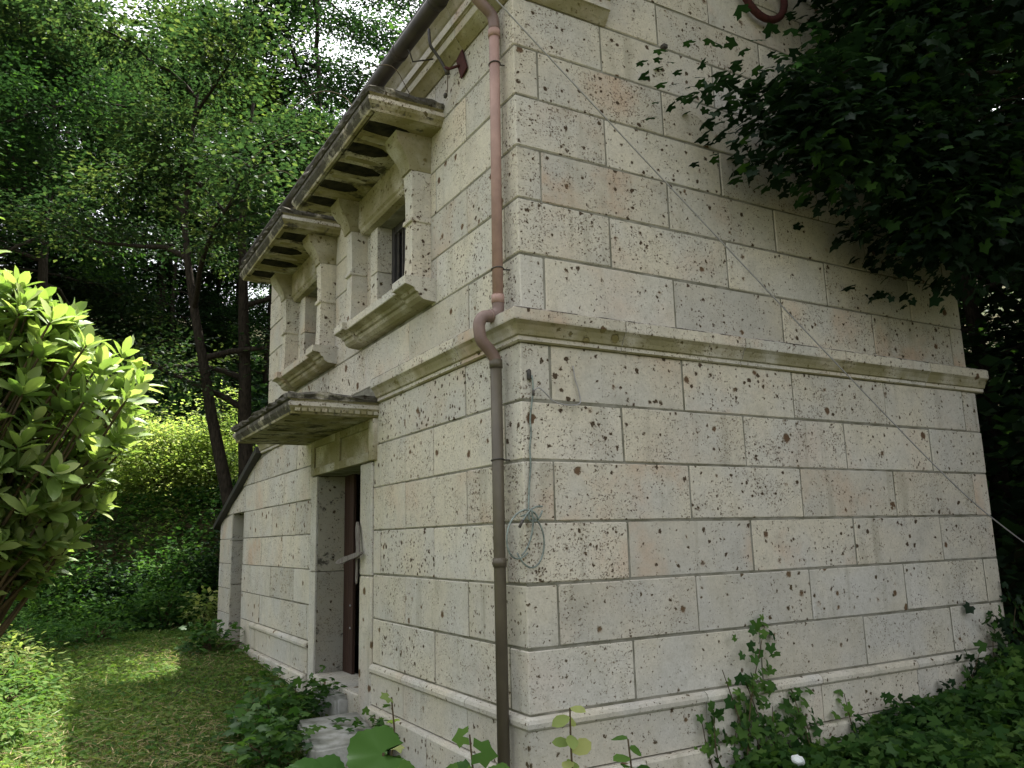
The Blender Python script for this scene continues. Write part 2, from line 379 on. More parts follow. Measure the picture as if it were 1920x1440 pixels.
# mortar core, with real openings
def core(name, ys_, zs_, holes, x0, x1, ax):
    V = []; F = []; vid = {}
    def v(p):
        if p not in vid: vid[p] = len(V); V.append(p)
        return vid[p]
    solid = {}
    for a in range(len(ys_) - 1):
        for b in range(len(zs_) - 1):
            cy, cz = (ys_[a] + ys_[a + 1]) / 2, (zs_[b] + zs_[b + 1]) / 2
            solid[a, b] = not any(h[0] < cy < h[1] and h[2] < cz < h[3] for h in holes)
    P = (lambda x, y, z: (x, y, z)) if ax == 0 else (lambda x, y, z: (y, x, z))
    for (a, b), s in solid.items():
        if not s: continue
        y0, y1, z0, z1 = ys_[a], ys_[a + 1], zs_[b], zs_[b + 1]
        for x in (x0, x1): F.append([v(P(x, y0, z0)), v(P(x, y1, z0)), v(P(x, y1, z1)), v(P(x, y0, z1))])
        for da, db, q in ((-1, 0, [(y0, z0), (y0, z1)]), (1, 0, [(y1, z0), (y1, z1)]), (0, -1, [(y0, z0), (y1, z0)]), (0, 1, [(y0, z1), (y1, z1)])):
            if not solid.get((a + da, b + db), False):
                (ya, za), (yb, zb) = q; F.append([v(P(x0, ya, za)), v(P(x1, ya, za)), v(P(x1, yb, zb)), v(P(x0, yb, zb))])
    return link(name, mesh(name, V, F), M['mortar'], B)
op = [(2.34, 3.49, -0.3, 1.385)] + [(1.51, 2.113, 2.40, 3.16), (3.51, 4.088, 2.40, 3.16)] + anxwin
core('mortar_bed', [0.30, 2.34, 3.49, 5.54], [-0.7, -0.3, 1.385, 1.9], op, 0.005, 0.30, 0)
core('mortar_bed', [0.30, 1.51, 2.113, 3.51, 4.088, 5.53], [1.9, 2.40, 3.16, 4.13], op, 0.033, 0.30, 0)
core('mortar_bed', [0.005, 3.91], [-0.7, 1.9], [], 0.005, 0.30, 1)
core('mortar_bed', [0.033, 3.885], [1.9, 4.13], [], 0.033, 0.30, 1)
link('mortar_bed', mesh('m', [(0.04, .033, 4.1), (W - .04, .033, 4.1), (W - .04, .033, 4.17), (W / 2, .033, 7.12), (.04, .033, 4.17), (0.04, .3, 4.1), (W - .04, .3, 4.1), (W - .04, .3, 4.17), (W / 2, .3, 7.12), (.04, .3, 4.17)],
     [(0, 1, 2, 3, 4), (9, 8, 7, 6, 5), (0, 5, 6, 1), (1, 6, 7, 2), (2, 7, 8, 3), (3, 8, 9, 4), (4, 9, 5, 0)]), M['mortar'], B)
box('back_wall', W - 0.25, W, 0.31, DEP, -0.7, 4.13, M['stone'], B)
box('end_wall', 0.31, W - 0.26, DEP - 0.25, DEP, -0.7, 4.13, M['stone'], B)
box('upper_floor', 0.31, W - 0.26, 0.31, DEP - 0.26, 1.85, 1.95, M['black'], B)
box('inner_wall', 1.2, 1.25, 0.31, DEP - 0.26, -0.7, 1.84, M['black'], B); box('inner_wall', 1.2, 1.25, 0.31, DEP - 0.26, 1.96, 4.1, M['black'], B)
# wing core
zt = lambda y: 1.77 - (y - 5.75) * 0.325
def wing(y0, y1, zb, x0=0.005, x1=0.30):
    V = [(x, y, z) for x in (x0, x1) for y, z in ((y0, zb), (y1, zb), (y1, zt(y1)), (y0, zt(y0)))]
    link('mortar_bed', mesh('m', V, [(0, 1, 2, 3), (7, 6, 5, 4), (0, 4, 5, 1), (1, 5, 6, 2), (2, 6, 7, 3), (3, 7, 4, 0)]), M['mortar'], B)
wing(5.545, 6.435, -0.7); wing(6.435, 7.125, 1.22); wing(7.125, ANX - .01, -0.7)
box('back_wall', 0.31, 3.2, ANX - 0.25, ANX, -0.7, zt(ANX) - .02, M['stone'], B)
for (y0, y1, z0, z1) in ((7.09, 7.118, -.4, .34), (7.09, 7.118, .35, .86), (7.09, 7.118, .87, 1.21)):
    box('reveal_stone', 0.004, 0.30, y0, y1 + 0.02, z0, z1, M['stone_reveal_shaded'], B, 0.003)
box('window_board', 0.24, 0.27, 6.45, 7.08, -.4, 1.21, M['framewood'], B)
# wing roof: a thin dark verge sloping down to the back
V = []
for x in (-0.07, 3.3):
    for y, z in ((5.62, 1.80), (8.02, 1.80 - 2.4 * .325), (8.02, 1.86 - 2.4 * .325), (5.62, 1.87)): V.append((x, y, z))
link('wing_roof', mesh('wing_roof', V, [(0, 1, 2, 3), (7, 6, 5, 4), (0, 4, 5, 1), (1, 5, 6, 2), (2, 6, 7, 3), (3, 7, 4, 0)]), M['roof'], B)

# mouldings: profile (d outward, z) swept; pieces end on joints
def ring(prof, f): return [f(d, z) for d, z in prof]
def mould_right(name, prof, x0, x1, mats, fm, off=0.0):
    return loft(name, [ring(prof, lambda d, z: (x0, -d + off, z)), ring(prof, lambda d, z: (x1, -d + off, z))], None, B, mats=mats, facemat=fm)
def mould_left(name, prof, y0, y1, mats, fm, off=0.0):
    return loft(name, [ring(prof, lambda d, z: (-d + off, y0, z)), ring(prof, lambda d, z: (-d + off, y1, z))], None, B, mats=mats, facemat=fm)
def mould_corner(name, prof, x1, y1, mats, fm, off=0.0):
    return loft(name, [ring(prof, lambda d, z: (x1, -d + off, z)), ring(prof, lambda d, z: (-d + off, -d + off, z)), ring(prof, lambda d, z: (-d + off, y1, z))], None, B, mats=mats, facemat=fm)
belt = [(-0.10, 1.790), (0.012, 1.790), (0.020, 1.798), (0.020, 1.818), (0.032, 1.824), (0.038, 1.845), (0.052, 1.872), (0.070, 1.890), (0.072, 1.897), (0.072, 1.948), (0.060, 1.958), (-0.03, 1.975), (-0.10, 1.975)]
M['stone_grey'] = stone_mat('stone_grey_weathered', mould=0.45, grime=0.6, tint=(0.8, 0.8, 0.82))
bm_ = [M['stone'], M['stone_green'], M['stone_grey']]; bf = [1, 1, 0, 1, 1, 1, 1, 0, 0, 2, 2, 0, 0]
mould_corner('belt_stone', belt, A0 + MOD - .003, A0 + MOD, bm_, bf)
xe = [A0 + MOD + .003, A0 + 3 * MOD, A0 + 5 * MOD, A0 + 7 * MOD, W + 0.072]
for a, b in zip(xe[:-1], xe[1:]): mould_right('belt_stone', belt, a, b - .006, bm_, bf)
ye = [A0 + MOD + .006, A0 + 3 * MOD, 1.995]
for a, b in zip(ye[:-1], ye[1:]): mould_left('belt_stone', belt, a, b - .004, bm_, bf)
ye = [3.90, 4.63, DEP + .06]
for a, b in zip(ye[:-1], ye[1:]): mould_left('belt_stone', belt, a, b - .004, bm_, bf)
pl_ = [(-0.10, -0.262), (0.014, -0.262), (0.014, -0.066), (0.022, -0.060), (0.030, -0.050), (0.031, -0.030), (0.024, -0.014), (0.006, -0.004), (-0.10, -0.004)]
pf = [0] * 9; sm = [M['stone_low'], M['stone_low']]
mould_corner('plinth_stone', pl_, A0 + 2 * MOD - .003, A0 + MOD - .003, sm, pf)
xe = [A0 + 2 * MOD + .003, A0 + 4 * MOD, A0 + 6 * MOD, W + .02]
for a, b in zip(xe[:-1], xe[1:]): mould_right('plinth_stone', pl_, a, b - .006, sm, pf)
for a, b in ((A0 + MOD + .003, A0 + 3 * MOD), (A0 + 3 * MOD + .004, 2.095), (3.65, 4.19), (4.195, 5.08), (5.085, 5.86)): mould_left('plinth_stone', pl_, a, b - .003, sm, pf)
for a, b in ((5.865, 6.43), (7.13, ANX)): box('plinth_stone', 0.001, .16, a, b, -.262, -.006, M['stone_low'], B)
ft = [(-0.10, -0.80), (0.055, -0.80), (0.055, -0.285), (0.048, -0.272), (-0.10, -0.268)]
ff = [0] * 5
mould_corner('footing_stone', ft, A0 + MOD - .003, A0 + 2 * MOD - .003, sm, ff)
xe = [A0 + MOD + .003, A0 + 3 * MOD, A0 + 5 * MOD, W + .06]
for a, b in zip(xe[:-1], xe[1:]): mould_right('footing_stone', ft, a, b - .006, sm, ff)
for a, b in ((A0 + 2 * MOD + .003, 2.09), (3.65, 4.4), (4.405, 5.3), (5.305, 6.2)): mould_left('footing_stone', ft, a, b - .003, sm, ff)
# eaves cornice, returning a little way round the gable
co = [(-0.10, 3.787), (0.004, 3.787), (0.012, 3.795), (0.030, 3.815), (0.055, 3.850), (0.066, 3.858), (0.066, 3.915), (0.074, 3.918), (0.074, 3.926), (0.086, 3.930), (0.086, 3.985), (0.095, 3.995), (0.112, 4.03), (0.150, 4.075), (0.168, 4.085), (0.168, 4.15), (-0.10, 4.15)]
cfm = [1, 1, 1, 1, 1, 0, 1, 1, 1, 0, 1, 1, 1, 1, 0, 0, 0]; cm_ = [M['stone'], M['stone_green']]
mould_corner('cornice_stone', co, 0.66, A0 + MOD, cm_, cfm, INS)
ye = [A0 + MOD + .004, A0 + 3 * MOD, A0 + 5 * MOD, A0 + 7 * MOD, A0 + 9 * MOD, DEP + .1]
for a, b in zip(ye[:-1], ye[1:]): mould_left('cornice_stone', co, a, b - .004, cm_, cfm, INS)
# main roof (above the frame, but it throws the building's shadow)
for sgn in (-1, 1):
    xe_ = -0.14 if sgn < 0 else W + 0.24; zr = 7.23; zE = 4.16 - 0.0
    pr = [(xe_, zE), (W / 2, zr), (W / 2, zr + .07), (xe_, zE + .07)]
    V = [(x, y, z) for y in (-0.12, DEP + .2) for x, z in pr]
    link('roof_slope', mesh('roof_slope', V, [(0, 1, 2, 3), (7, 6, 5, 4), (0, 4, 5, 1), (1, 5, 6, 2), (2, 6, 7, 3), (3, 7, 4, 0)]), M['roof'], B)

# ---- windows
def quad_ring(x0, x1, y0, y1, z): return [(x0, y0, z), (x1, y0, z), (x1, y1, z), (x0, y1, z)]
def window(y0, y1, p0, p1, seed):
    wd = empty('window', (0, (p0 + p1) / 2, 2.3)); wd.parent = B; wd.matrix_parent_inverse = Matrix.Translation(-Vector(B.location))
    def L(o): o.parent = wd; o.matrix_parent_inverse = Matrix.Translation(-Vector(wd.location)); return o
    for s, (a, b) in ((1, (p0, p0 + .118)), (-1, (p1 - .118, p1))):
        secs = []
        for z, dw, xf in ((2.452, .012, -.108), (2.62, .002, -.100), (2.84, 0, -.097), (2.842, .014, -.112), (2.852, .017, -.116), (2.872, .012, -.110), (2.874, 0, -.097), (3.0, .002, -.099), (3.19, .012, -.108)):
            secs.append(quad_ring(xf, .10, a - dw * .6, b + dw * .6, z))
        L(loft('pilaster', secs, M['stone'], B))
        secs = []
        for z, dw, xf in ((3.192, .020, -.122), (3.215, .022, -.125), (3.245, .026, -.132), (3.29, .036, -.155), (3.34, .048, -.19), (3.38, .056, -.215), (3.435, .06, -.225)):
            secs.append(quad_ring(xf, .10, a - dw * .5, b + dw * .9, z))
        L(loft('capital', secs, M['stone_green'], B))
    # lintel beam between the capitals
    pr = [(.33, 3.165), (-.03, 3.165), (-.045, 3.18), (-.045, 3.20), (-.06, 3.215), (-.06, 3.43), (.33, 3.43)]
    L(loft('lintel', [[(x, p0 + .15, z) for x, z in pr], [(x, p1 - .15, z) for x, z in pr]], M['stone_green'], B))
    # jamb stones beside the opening, a narrow strip of wall outside each
    for a, b in ((y0 - .14, y0), (y1, y1 + .14)):
        for za, zb in ((2.452, 2.80), (2.806, 3.16)): L(box('jamb_stone', .010, .31, a, b, za, zb, M['stone'], B, .004))
    for a, b in ((p0 + .121, y0 - .144), (y1 + .144, p1 - .121)):
        for za, zb in ((2.452, 2.72), (2.726, 3.16)): L(box('wall_strip', .024, .16, a, b, za, zb, M['stone'], B, .003))
    # moulded sill with projecting blocks under the pilasters
    def sill_prof(k): return [(.10, 2.298), (.0, 2.298), (-.035 - k, 2.305), (-.062 - k, 2.325), (-.070 - k, 2.350), (-.088 - k, 2.356), (-.098 - k, 2.375), (-.125 - k, 2.386), (-.150 - k, 2.392), (-.156 - k, 2.396), (-.156 - k, 2.448), (.10, 2.451)]
    fm = [1, 1, 1, 1, 1, 1, 1, 1, 0, 0, 0, 0]; mm = [M['stone'], M['stone_green']]
    secs = []
    a, b = p0 - .075, p1 + .065
    def sec(y, k, shrink):
        return [(x if x > 0.05 else max(x * 1.0, x + shrink), y, z) for x, z in sill_prof(k)]
    L(loft('sill', [sec(a, .022, 0), sec(p0 + .15, .022, 0), sec(p0 + .1505, -.012, 0), sec(p1 - .15, -.012, 0), sec(p1 - .1495, .022, 0), sec(b, .022, 0)], None, B, mats=mm, facemat=fm))
    # dark wooden frame with mullions and glass
    for k, (a, b) in enumerate(((y0, y0 + .05), (y1 - .05, y1), ((y0 + y1) / 2 - .03, (y0 + y1) / 2 + .03))):
        L(box('frame_post', .125, .185, a + .001, b - .001, 2.46, 3.16, M['framewood'], B, .004))
    L(box('frame_rail', .13, .18, y0 + .051, y1 - .051, 3.10, 3.158, M['framewood'], B, .003)); L(box('frame_rail', .13, .18, y0 + .051, y1 - .051, 2.462, 2.51, M['framewood'], B, .003))
    for t in (.17, .33, .67, .83):
        yy = y0 + (y1 - y0) * t; L(box('window_bar', .138, .152, yy - .008, yy + .008, 2.511, 3.099, M['darkmetal'], B, .002))
    L(box('pane', .160, .165, y0 + .051, y1 - .051, 2.511, 3.099, M['glass'], B, 0))
    return wd
window(1.53, 2.093, 1.154, 2.47, 1); window(3.53, 4.068, 3.165, 4.46, 2)

def hood(name, y0, y1, depth, zb, zt_, ribs, seed, x_in=INS, rough=0.012, lobes=True):
    r_ = random.Random(seed)
    h = empty(name, (0, (y0 + y1) / 2, zb)); h.parent = B; h.matrix_parent_inverse = Matrix.Translation(-Vector(B.location))
    def L(o): o.parent = h; o.matrix_parent_inverse = Matrix.Translation(-Vector(h.location)); return o
    H = zt_ - zb
    pr = [(.060, 0.0, 2), (.030, 0.0, 2), (.026, .10, 2), (.012, .22, 1), (0.0, .34, 0), (0.0, .50, 0), (.016, .54, 1), (.016, .60, 1), (0.0, .64, 0), (-.006, .74, 3), (-.004, .86, 3), (.006, .95, 3), (.04, 1.0, 3)]
    # resample the outline: near side, front, far side, with uneven weathered top
    path = []; n1, n2 = 10, int((y1 - y0) / .05)
    for i_ in range(n1 + 1): path.append((x_in + .02 - (depth + .02) * i_ / n1, y0, (0, 1)))
    for i_ in range(1, n2): path.append((x_in - depth, y0 + (y1 - y0) * i_ / n2, (1, 0)))
    for i_ in range(n1 + 1): path.append((x_in - depth + (depth + .02) * i_ / n1, y1, (0, -1)))
    path[n1] = (x_in - depth, y0, (1, 1)); path[n1 + n2] = (x_in - depth, y1, (1, -1))
    V = []; F = []; FM = []; m = len(pr); sj = [r_.uniform(-1, 1) for _ in range(400)]
    for q_, (px, py, nn) in enumerate(path):
        a_, f_ = divmod(q_ * .45, 1); wz = sj[int(a_)] * (1 - f_) + sj[int(a_) + 1] * f_
        for k, (ins, hz, mt) in enumerate(pr):
            jx = r_.uniform(-1, 1) * rough * (1.0 if mt == 3 else .12); jz = (wz * .8 + r_.uniform(-1, 1) * .35) * rough * (1.0 if mt == 3 else .08)
            V.append((px + (ins + jx) * nn[0], py + (ins + jx) * nn[1], zb + hz * H + (0 if mt == 2 else jz)))
    for i_ in range(len(path) - 1):
        for k in range(m - 1):
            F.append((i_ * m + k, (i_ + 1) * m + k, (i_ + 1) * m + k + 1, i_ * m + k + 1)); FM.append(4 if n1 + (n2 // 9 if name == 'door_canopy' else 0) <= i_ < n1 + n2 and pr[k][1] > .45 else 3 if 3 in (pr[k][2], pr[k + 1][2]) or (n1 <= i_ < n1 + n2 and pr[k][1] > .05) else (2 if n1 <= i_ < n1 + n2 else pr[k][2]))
    # top and soffit caps as strips between the two sides
    last = len(path) - 1
    top = [i_ * m + m - 1 for i_ in range(len(path))]; bot = [i_ * m for i_ in range(len(path))]
    F.append(tuple(top)); FM.append(3); F.append(tuple(reversed(bot))); FM.append(2)
    me = mesh(name, V, F); bm = bmesh.new(); bm.from_mesh(me); bmesh.ops.recalc_face_normals(bm, faces=bm.faces); bm.to_mesh(me); bm.free()
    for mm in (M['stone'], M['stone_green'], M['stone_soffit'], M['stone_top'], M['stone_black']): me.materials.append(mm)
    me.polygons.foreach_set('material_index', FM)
    c = Vector((x_in - depth / 2, (y0 + y1) / 2, zb)); me.transform(Matrix.Translation(-c))
    L(link('hood_slab', me, None, B, c))
    return h, L
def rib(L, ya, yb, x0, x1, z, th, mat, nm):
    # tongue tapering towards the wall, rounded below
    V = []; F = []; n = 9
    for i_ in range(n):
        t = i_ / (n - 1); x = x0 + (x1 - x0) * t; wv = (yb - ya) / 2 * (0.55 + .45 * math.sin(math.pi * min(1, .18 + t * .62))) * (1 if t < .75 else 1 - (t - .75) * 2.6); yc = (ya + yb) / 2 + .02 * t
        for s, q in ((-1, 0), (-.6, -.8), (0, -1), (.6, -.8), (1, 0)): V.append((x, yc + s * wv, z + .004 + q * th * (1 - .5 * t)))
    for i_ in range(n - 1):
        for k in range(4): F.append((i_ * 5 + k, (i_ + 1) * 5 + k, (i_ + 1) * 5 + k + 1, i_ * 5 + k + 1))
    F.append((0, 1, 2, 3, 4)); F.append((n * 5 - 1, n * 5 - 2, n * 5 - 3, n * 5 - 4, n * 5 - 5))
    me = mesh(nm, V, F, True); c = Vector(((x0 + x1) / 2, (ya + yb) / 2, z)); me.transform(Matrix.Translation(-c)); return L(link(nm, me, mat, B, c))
def hood_with_ribs(name, y0, y1, seed, nr):
    h, L = hood(name, y0, y1, .51, 3.435, 3.60, nr, seed)
    st = (y1 - y0 - .20) / nr
    for k in range(nr):
        ya = y0 + .10 + k * st
        rib(L, ya + st * .08, ya + st * .70, -.418, -.08 - .06 * (k % 2), 3.4325, .005, M['mould'], 'mould_patch')
        rib(L, ya + st * .80, ya + st * 1.02, -.385, -.13, 3.4325, .009, M['stone_olive'], 'drip_rib')
hood_with_ribs('window_hood', .93, 2.72, 3, 5); hood_with_ribs('window_hood', 3.03, 4.72, 4, 4)
h, L = hood('door_canopy', 2.0, 3.885, .645, 1.688, 1.845, 0, 9, 0.0, .016)
for k, (ya, wv) in enumerate(((2.35, .10), (2.62, .07), (2.86, .12), (3.15, .08), (3.42, .11), (3.62, .05))):
    rib(L, ya, ya + wv, -.57, -.57 + .18 + .17 * ((k * 7) % 3), 1.687, .004, M['mould'], 'mould_patch')
# dentils under the near edge of the canopy
for k in range(13):
    x = -.60 + k * .047; L(box('dentil', x, x + .036, 2.008, 2.022, 1.703, 1.736, M['stone_green'], B, .002))

# ---- doorway
D = empty('doorway', (0, 2.9, -.3)); D.parent = B; D.matrix_parent_inverse = Matrix.Translation(-Vector(B.location))
def L(o): o.parent = D; o.matrix_parent_inverse = Matrix.Translation(-Vector(D.location)); return o
for z0, z1 in ((-.62, .575), (.58, 1.378)):
    L(box('jamb_stone', -.014, .245, 2.106, 2.352, z0, z1, M['stone_low'], B, .008)); L(box('jamb_stone', -.012, .008, 3.475, 3.638, z0, z1, M['stone_low'], B, .003)); L(box('reveal_stone', .0095, .245, 3.476, 3.638, z0, z1, M['stone_reveal_shaded'], B, .003))
# lintel block with two sunk panels: back slab, rails and stiles
L(box('lintel_back', -.016, .30, 2.06, 3.57, 1.39, 1.685, M['stone_green'], B, .003))
for (a, b, c_, d_) in ((2.035, 2.13, 1.386, 1.685), (2.80, 2.92, 1.386, 1.685), (3.50, 3.59, 1.386, 1.685)): L(box('lintel_stile', -.034, .10, a, b, c_, d_, M['stone_green'], B, .003))
for (a, b) in ((2.132, 2.798), (2.922, 3.498)):
    L(box('lintel_rail', -.034, .10, a, b, 1.386, 1.45, M['stone_green'], B, .003)); L(box('lintel_rail', -.034, .10, a, b, 1.625, 1.685, M['stone_green'], B, .003))
for k in range(2): L(box('door_plank', .235, .262, 3.467 - .12 * (k + 1) + .002, 3.467 - .12 * k, -.25, 1.384, M['doorwood'], B, .003))
for z in (.12, .30): L(tube('door_stud', [(.236, 3.27, z), (.226, 3.27, z)], .009, M['wire'], B, 8))
L(box('door_sill', -.02, .30, 2.36, 3.47, -.5, -.24, M['stone_low'], B, .01))

# ---- rainwater goods: parts of the building
gut = empty('gutter', (-.24, .4, 3.9)); gut.parent = B; gut.matrix_parent_inverse = Matrix.Translation(-Vector(B.location))
def L(o): o.parent = gut; o.matrix_parent_inverse = Matrix.Translation(-Vector(gut.location)); return o
L(tube('gutter_run', [(-.235, y, 3.925 + .01 * y) for y in (0.02, .6, .601, 1.2, 2.4, 3.6, 5.7)], .052, M['gutter'], B, 14))
for y in (.42, 1.02, 2.0, 3.0, 4.0): L(tube('gutter_joint', [(-.235, y, 3.925 + .01 * y), (-.235, y + .05, 3.925 + .01 * y)], .057, M['gutter'], B, 14))
for y in (.9, 2.2, 3.6): L(tube('gutter_bracket', [(-.235, y, 3.885 + .01 * y), (-.20, y, 3.80), (-.06, y, 3.86)], .006, M['darkmetal'], B, 6))
dp = empty('downpipe', (-.02, .15, -.5)); dp.parent = B; dp.matrix_parent_inverse = Matrix.Translation(-Vector(B.location))
def L(o): o.parent = dp; o.matrix_parent_inverse = Matrix.Translation(-Vector(dp.location)); return o
RP = .029
L(tube('swan_neck', smooth_path([(-.21, .16, 3.92), (-.19, .15, 3.85), (-.11, .15, 3.77), (-.035, .15, 3.71), (-.022, .15, 3.62)], 5), RP + .003, M['brownpvc'], B, 14))
L(tube('upper_pipe', [(-.024, .15, 3.64), (-.03, .15, 2.9), (-.038, .15, 2.03)], RP, M['pink'], B, 16))
L(tube('offset_bend', smooth_path([(-.038, .15, 2.05), (-.040, .15, 1.985), (-.075, .15, 1.955), (-.125, .15, 1.945), (-.150, .15, 1.91), (-.150, .15, 1.86), (-.138, .15, 1.815), (-.090, .15, 1.765), (-.062, .15, 1.725), (-.058, .15, 1.68)], 5), RP + .003, M['brownpvc'], B, 16))
L(tube('lower_pipe', [(-.058, .15, 1.70), (-.060, .15, .9), (-.062, .15, -.58)], RP + .001, M['olive'], B, 16))
for z, x in ((3.41, -.026), (2.215, -.036), (1.205, -.06)):
    L(tube('pipe_clamp', [(x + (RP + .003) * math.cos(t), .15 + (RP + .003) * math.sin(t), z - .004 * math.sin(t)) for t in np.linspace(0, 2 * math.pi, 18)[:-1]], .0035, M['darkmetal'], B, 6, True))
    L(tube('clamp_pin', [(x + RP, .15 - .01, z), (.04, .13, z)], .004, M['darkmetal'], B, 6))
for z_, x_ in ((3.60, -.024), (2.05, -.038), (1.70, -.058), (.70, -.0605)): L(tube('pipe_collar', [(x_, .15, z_ - .022), (x_, .15, z_ + .022)], RP + .0055, M['pink'] if z_ > 2 else M['olive'], B, 16))
L(tube('bend_collar', [(-.076, .15, 1.956), (-.088, .15, 1.953)], RP + .006, M['brownpvc'], B, 16))

# ================================================================ SMALL THINGS ON THE BUILDING
lamp = empty('wall_lamp', (.02, .66, 3.70), 'rusted lamp bracket with a curved arm on a dark red plate under the eaves cornice', 'lamp')
def L(o): o.parent = lamp; o.matrix_parent_inverse = Matrix.Translation(-Vector(lamp.location)); return o
o = L(box('back_plate', -.006, .006, -.045, .045, -.085, .085, M['rust'], lamp, .003)); o.location = (.016, .64, 3.70); o.rotation_euler = (R(-22), 0, 0)
L(tube('plate_arm', [(.01, .66, 3.70), (-.03, .72, 3.70), (-.05, .74, 3.715)], .009, M['rust'], lamp, 8))
L(tube('lamp_arm', smooth_path([(-.035, .76, 3.705), (-.055, .78, 3.77), (-.09, .80, 3.84), (-.115, .82, 3.90), (-.115, .84, 4.02)], 5), .010, M['darkmetal'], lamp, 8))
L(tube('lamp_holder', [(-.034, .75, 3.72), (-.030, .75, 3.68)], .016, M['darkmetal'], lamp, 10))
L(tube('pull_cord', smooth_path([(-.03, .75, 3.67), (-.02, .77, 3.60), (-.012, .80, 3.57)], 4), .003, M['twig'], lamp, 5))
L(tube('cord_knob', [(-.012, .81, 3.585), (-.012, .82, 3.575), (-.012, .83, 3.56)], [.010, .015, .008], M['darkmetal'], lamp, 8))
rg = [(1.99 + .205 * math.cos(t), -.03, 4.45 + .21 * math.sin(t)) for t in np.linspace(0, 2 * math.pi, 28)[:-1]]
o = tube('ring', rg, .026, M['rust'], None, 10, True); tag(o, 'dark red ring hanging high on the gable wall at the top edge', 'ring')

wire = tube('wire', smooth_path([(-.20, -.06, 3.70), (.42, -.10, 3.19), (1.37, -.13, 2.46), (2.2, -.18, 1.80), (3.05, -.24, 1.135), (3.6, -.26, .80), (4.35, -.3, .42)], 6), .0045, M['wire'], None, 6)
tag(wire, 'thin grey wire stretched diagonally down across the right wall', 'wire')

cb = empty('cable', (.05, -.02, 1.5), 'thin pale green cable hung down the corner stones and coiled in loops beside the pipe', 'cable')
def L(o): o.parent = cb; o.matrix_parent_inverse = Matrix.Translation(-Vector(cb.location)); return o
L(tube('cable_line', smooth_path([(.057, -.012, 1.62), (.062, -.014, 1.57), (.060, -.013, 1.525), (.042, -.010, 1.40), (.044, -.012, 1.33), (.034, -.012, 1.25), (.036, -.012, 1.17), (.026, -.012, 1.08), (.018, -.014, 1.0), (.010, -.022, .945)], 4), .0048, M['cable'], cb, 6))
L(tube('cable_loop', smooth_path([(.060, -.014, 1.535), (.085, -.030, 1.555), (.12, -.034, 1.53), (.17, -.030, 1.493), (.24, -.028, 1.478), (.31, -.024, 1.482), (.345, -.016, 1.50), (.340, -.012, 1.56), (.322, -.010, 1.62), (.312, -.009, 1.69)], 5), .0034, M['wire'], cb, 6))
def loop(cx_, cz_, rx, rz, y, t0, t1, n=18, tilt=0.2, rad=.0044, mat='cable'):
    P = []
    for t in np.linspace(t0, t1, n): P.append((cx_ + rx * math.cos(t) + tilt * rz * math.sin(t), y - .008 * math.sin(t * 2), cz_ + rz * math.sin(t)))
    L(tube('cable_coil', P, rad, M[mat], cb, 6))
loop(-.035, .835, .085, .115, -.035, .6, 5.4, 22, .25); loop(.005, .80, .085, .125, -.028, -2.7, 1.9, 20, -.1, .0042, 'cable'); loop(-.05, .86, .07, .13, -.04, -1.3, .8, 12, .1)
L(tube('cable_end', smooth_path([(.012, -.03, .95), (.004, -.036, .905), (.03, -.036, .893), (.065, -.032, .912), (.085, -.028, .945)], 5), .0048, M['cable'], cb, 6))
L(tube('cable_end', smooth_path([(.085, -.03, .965), (.04, -.04, .962), (.0, -.042, .94), (-.045, -.042, .885)], 5), .0045, M['cable'], cb, 6))
L(tube('cable_joint', [(-.036, -.044, .90), (-.056, -.044, .866)], .0075, M['darkmetal'], cb, 8)); L(tube('cable_joint', [(.062, -.016, 1.545), (.061, -.016, 1.515)], .0065, M['darkmetal'], cb, 8))
L(tube('cable_plate', [(.044, -.008, 1.595), (.044, -.008, 1.60), (.044, -.008, 1.645), (.044, -.008, 1.65)], [.006, .011, .011, .006], M['darkmetal'], cb, 10))
nub = box('iron_stub', 1.09, 1.125, .0, .06, 3.775, 3.80, M['darkmetal'], None, .003); tag(nub, 'small black iron stub set in the wall joint below the top edge', 'iron stub')

bd = empty('broken_board', (-.05, 2.33, .75), 'splintered grey board hanging broken at the near jamb of the doorway', 'board')
def L(o): o.parent = bd; o.matrix_parent_inverse = Matrix.Translation(-Vector(bd.location)); return o
def plank(name, p, q, wv, th, mat):
    p = Vector(p); q = Vector(q); d = (q - p).normalized(); s = d.cross(Vector((1, .2, 0))).normalized(); u = d.cross(s)
    r_ = random.Random(hash(round(p.z, 3)) % 99); n = 6; V = []; F = []
    for i_ in range(n + 1):
        t = i_ / n; ww = wv * (1 if 0 < i_ < n else .35) * r_.uniform(.85, 1.1); c = p.lerp(q, t)
        V += [c + s * ww / 2 + u * th / 2, c - s * ww / 2 + u * th / 2, c - s * ww / 2 - u * th / 2, c + s * ww / 2 - u * th / 2]
    for i_ in range(n):
        for k in range(4): F.append((i_ * 4 + k, i_ * 4 + (k + 1) % 4, i_ * 4 + 4 + (k + 1) % 4, i_ * 4 + 4 + k))
    F += [(3, 2, 1, 0), (n * 4, n * 4 + 1, n * 4 + 2, n * 4 + 3)]
    return L(link(name, mesh(name, V, F), mat, bd))
plank('upright_piece', (-.035, 2.345, .96), (-.05, 2.27, .70), .045, .012, M['greywood']); plank('cross_piece', (-.13, 2.52, .67), (-.045, 2.21, .74), .038, .02, M['greywood']); plank('splinter', (-.035, 2.345, .72), (-.035, 2.35, .52), .022, .01, M['greywood'])

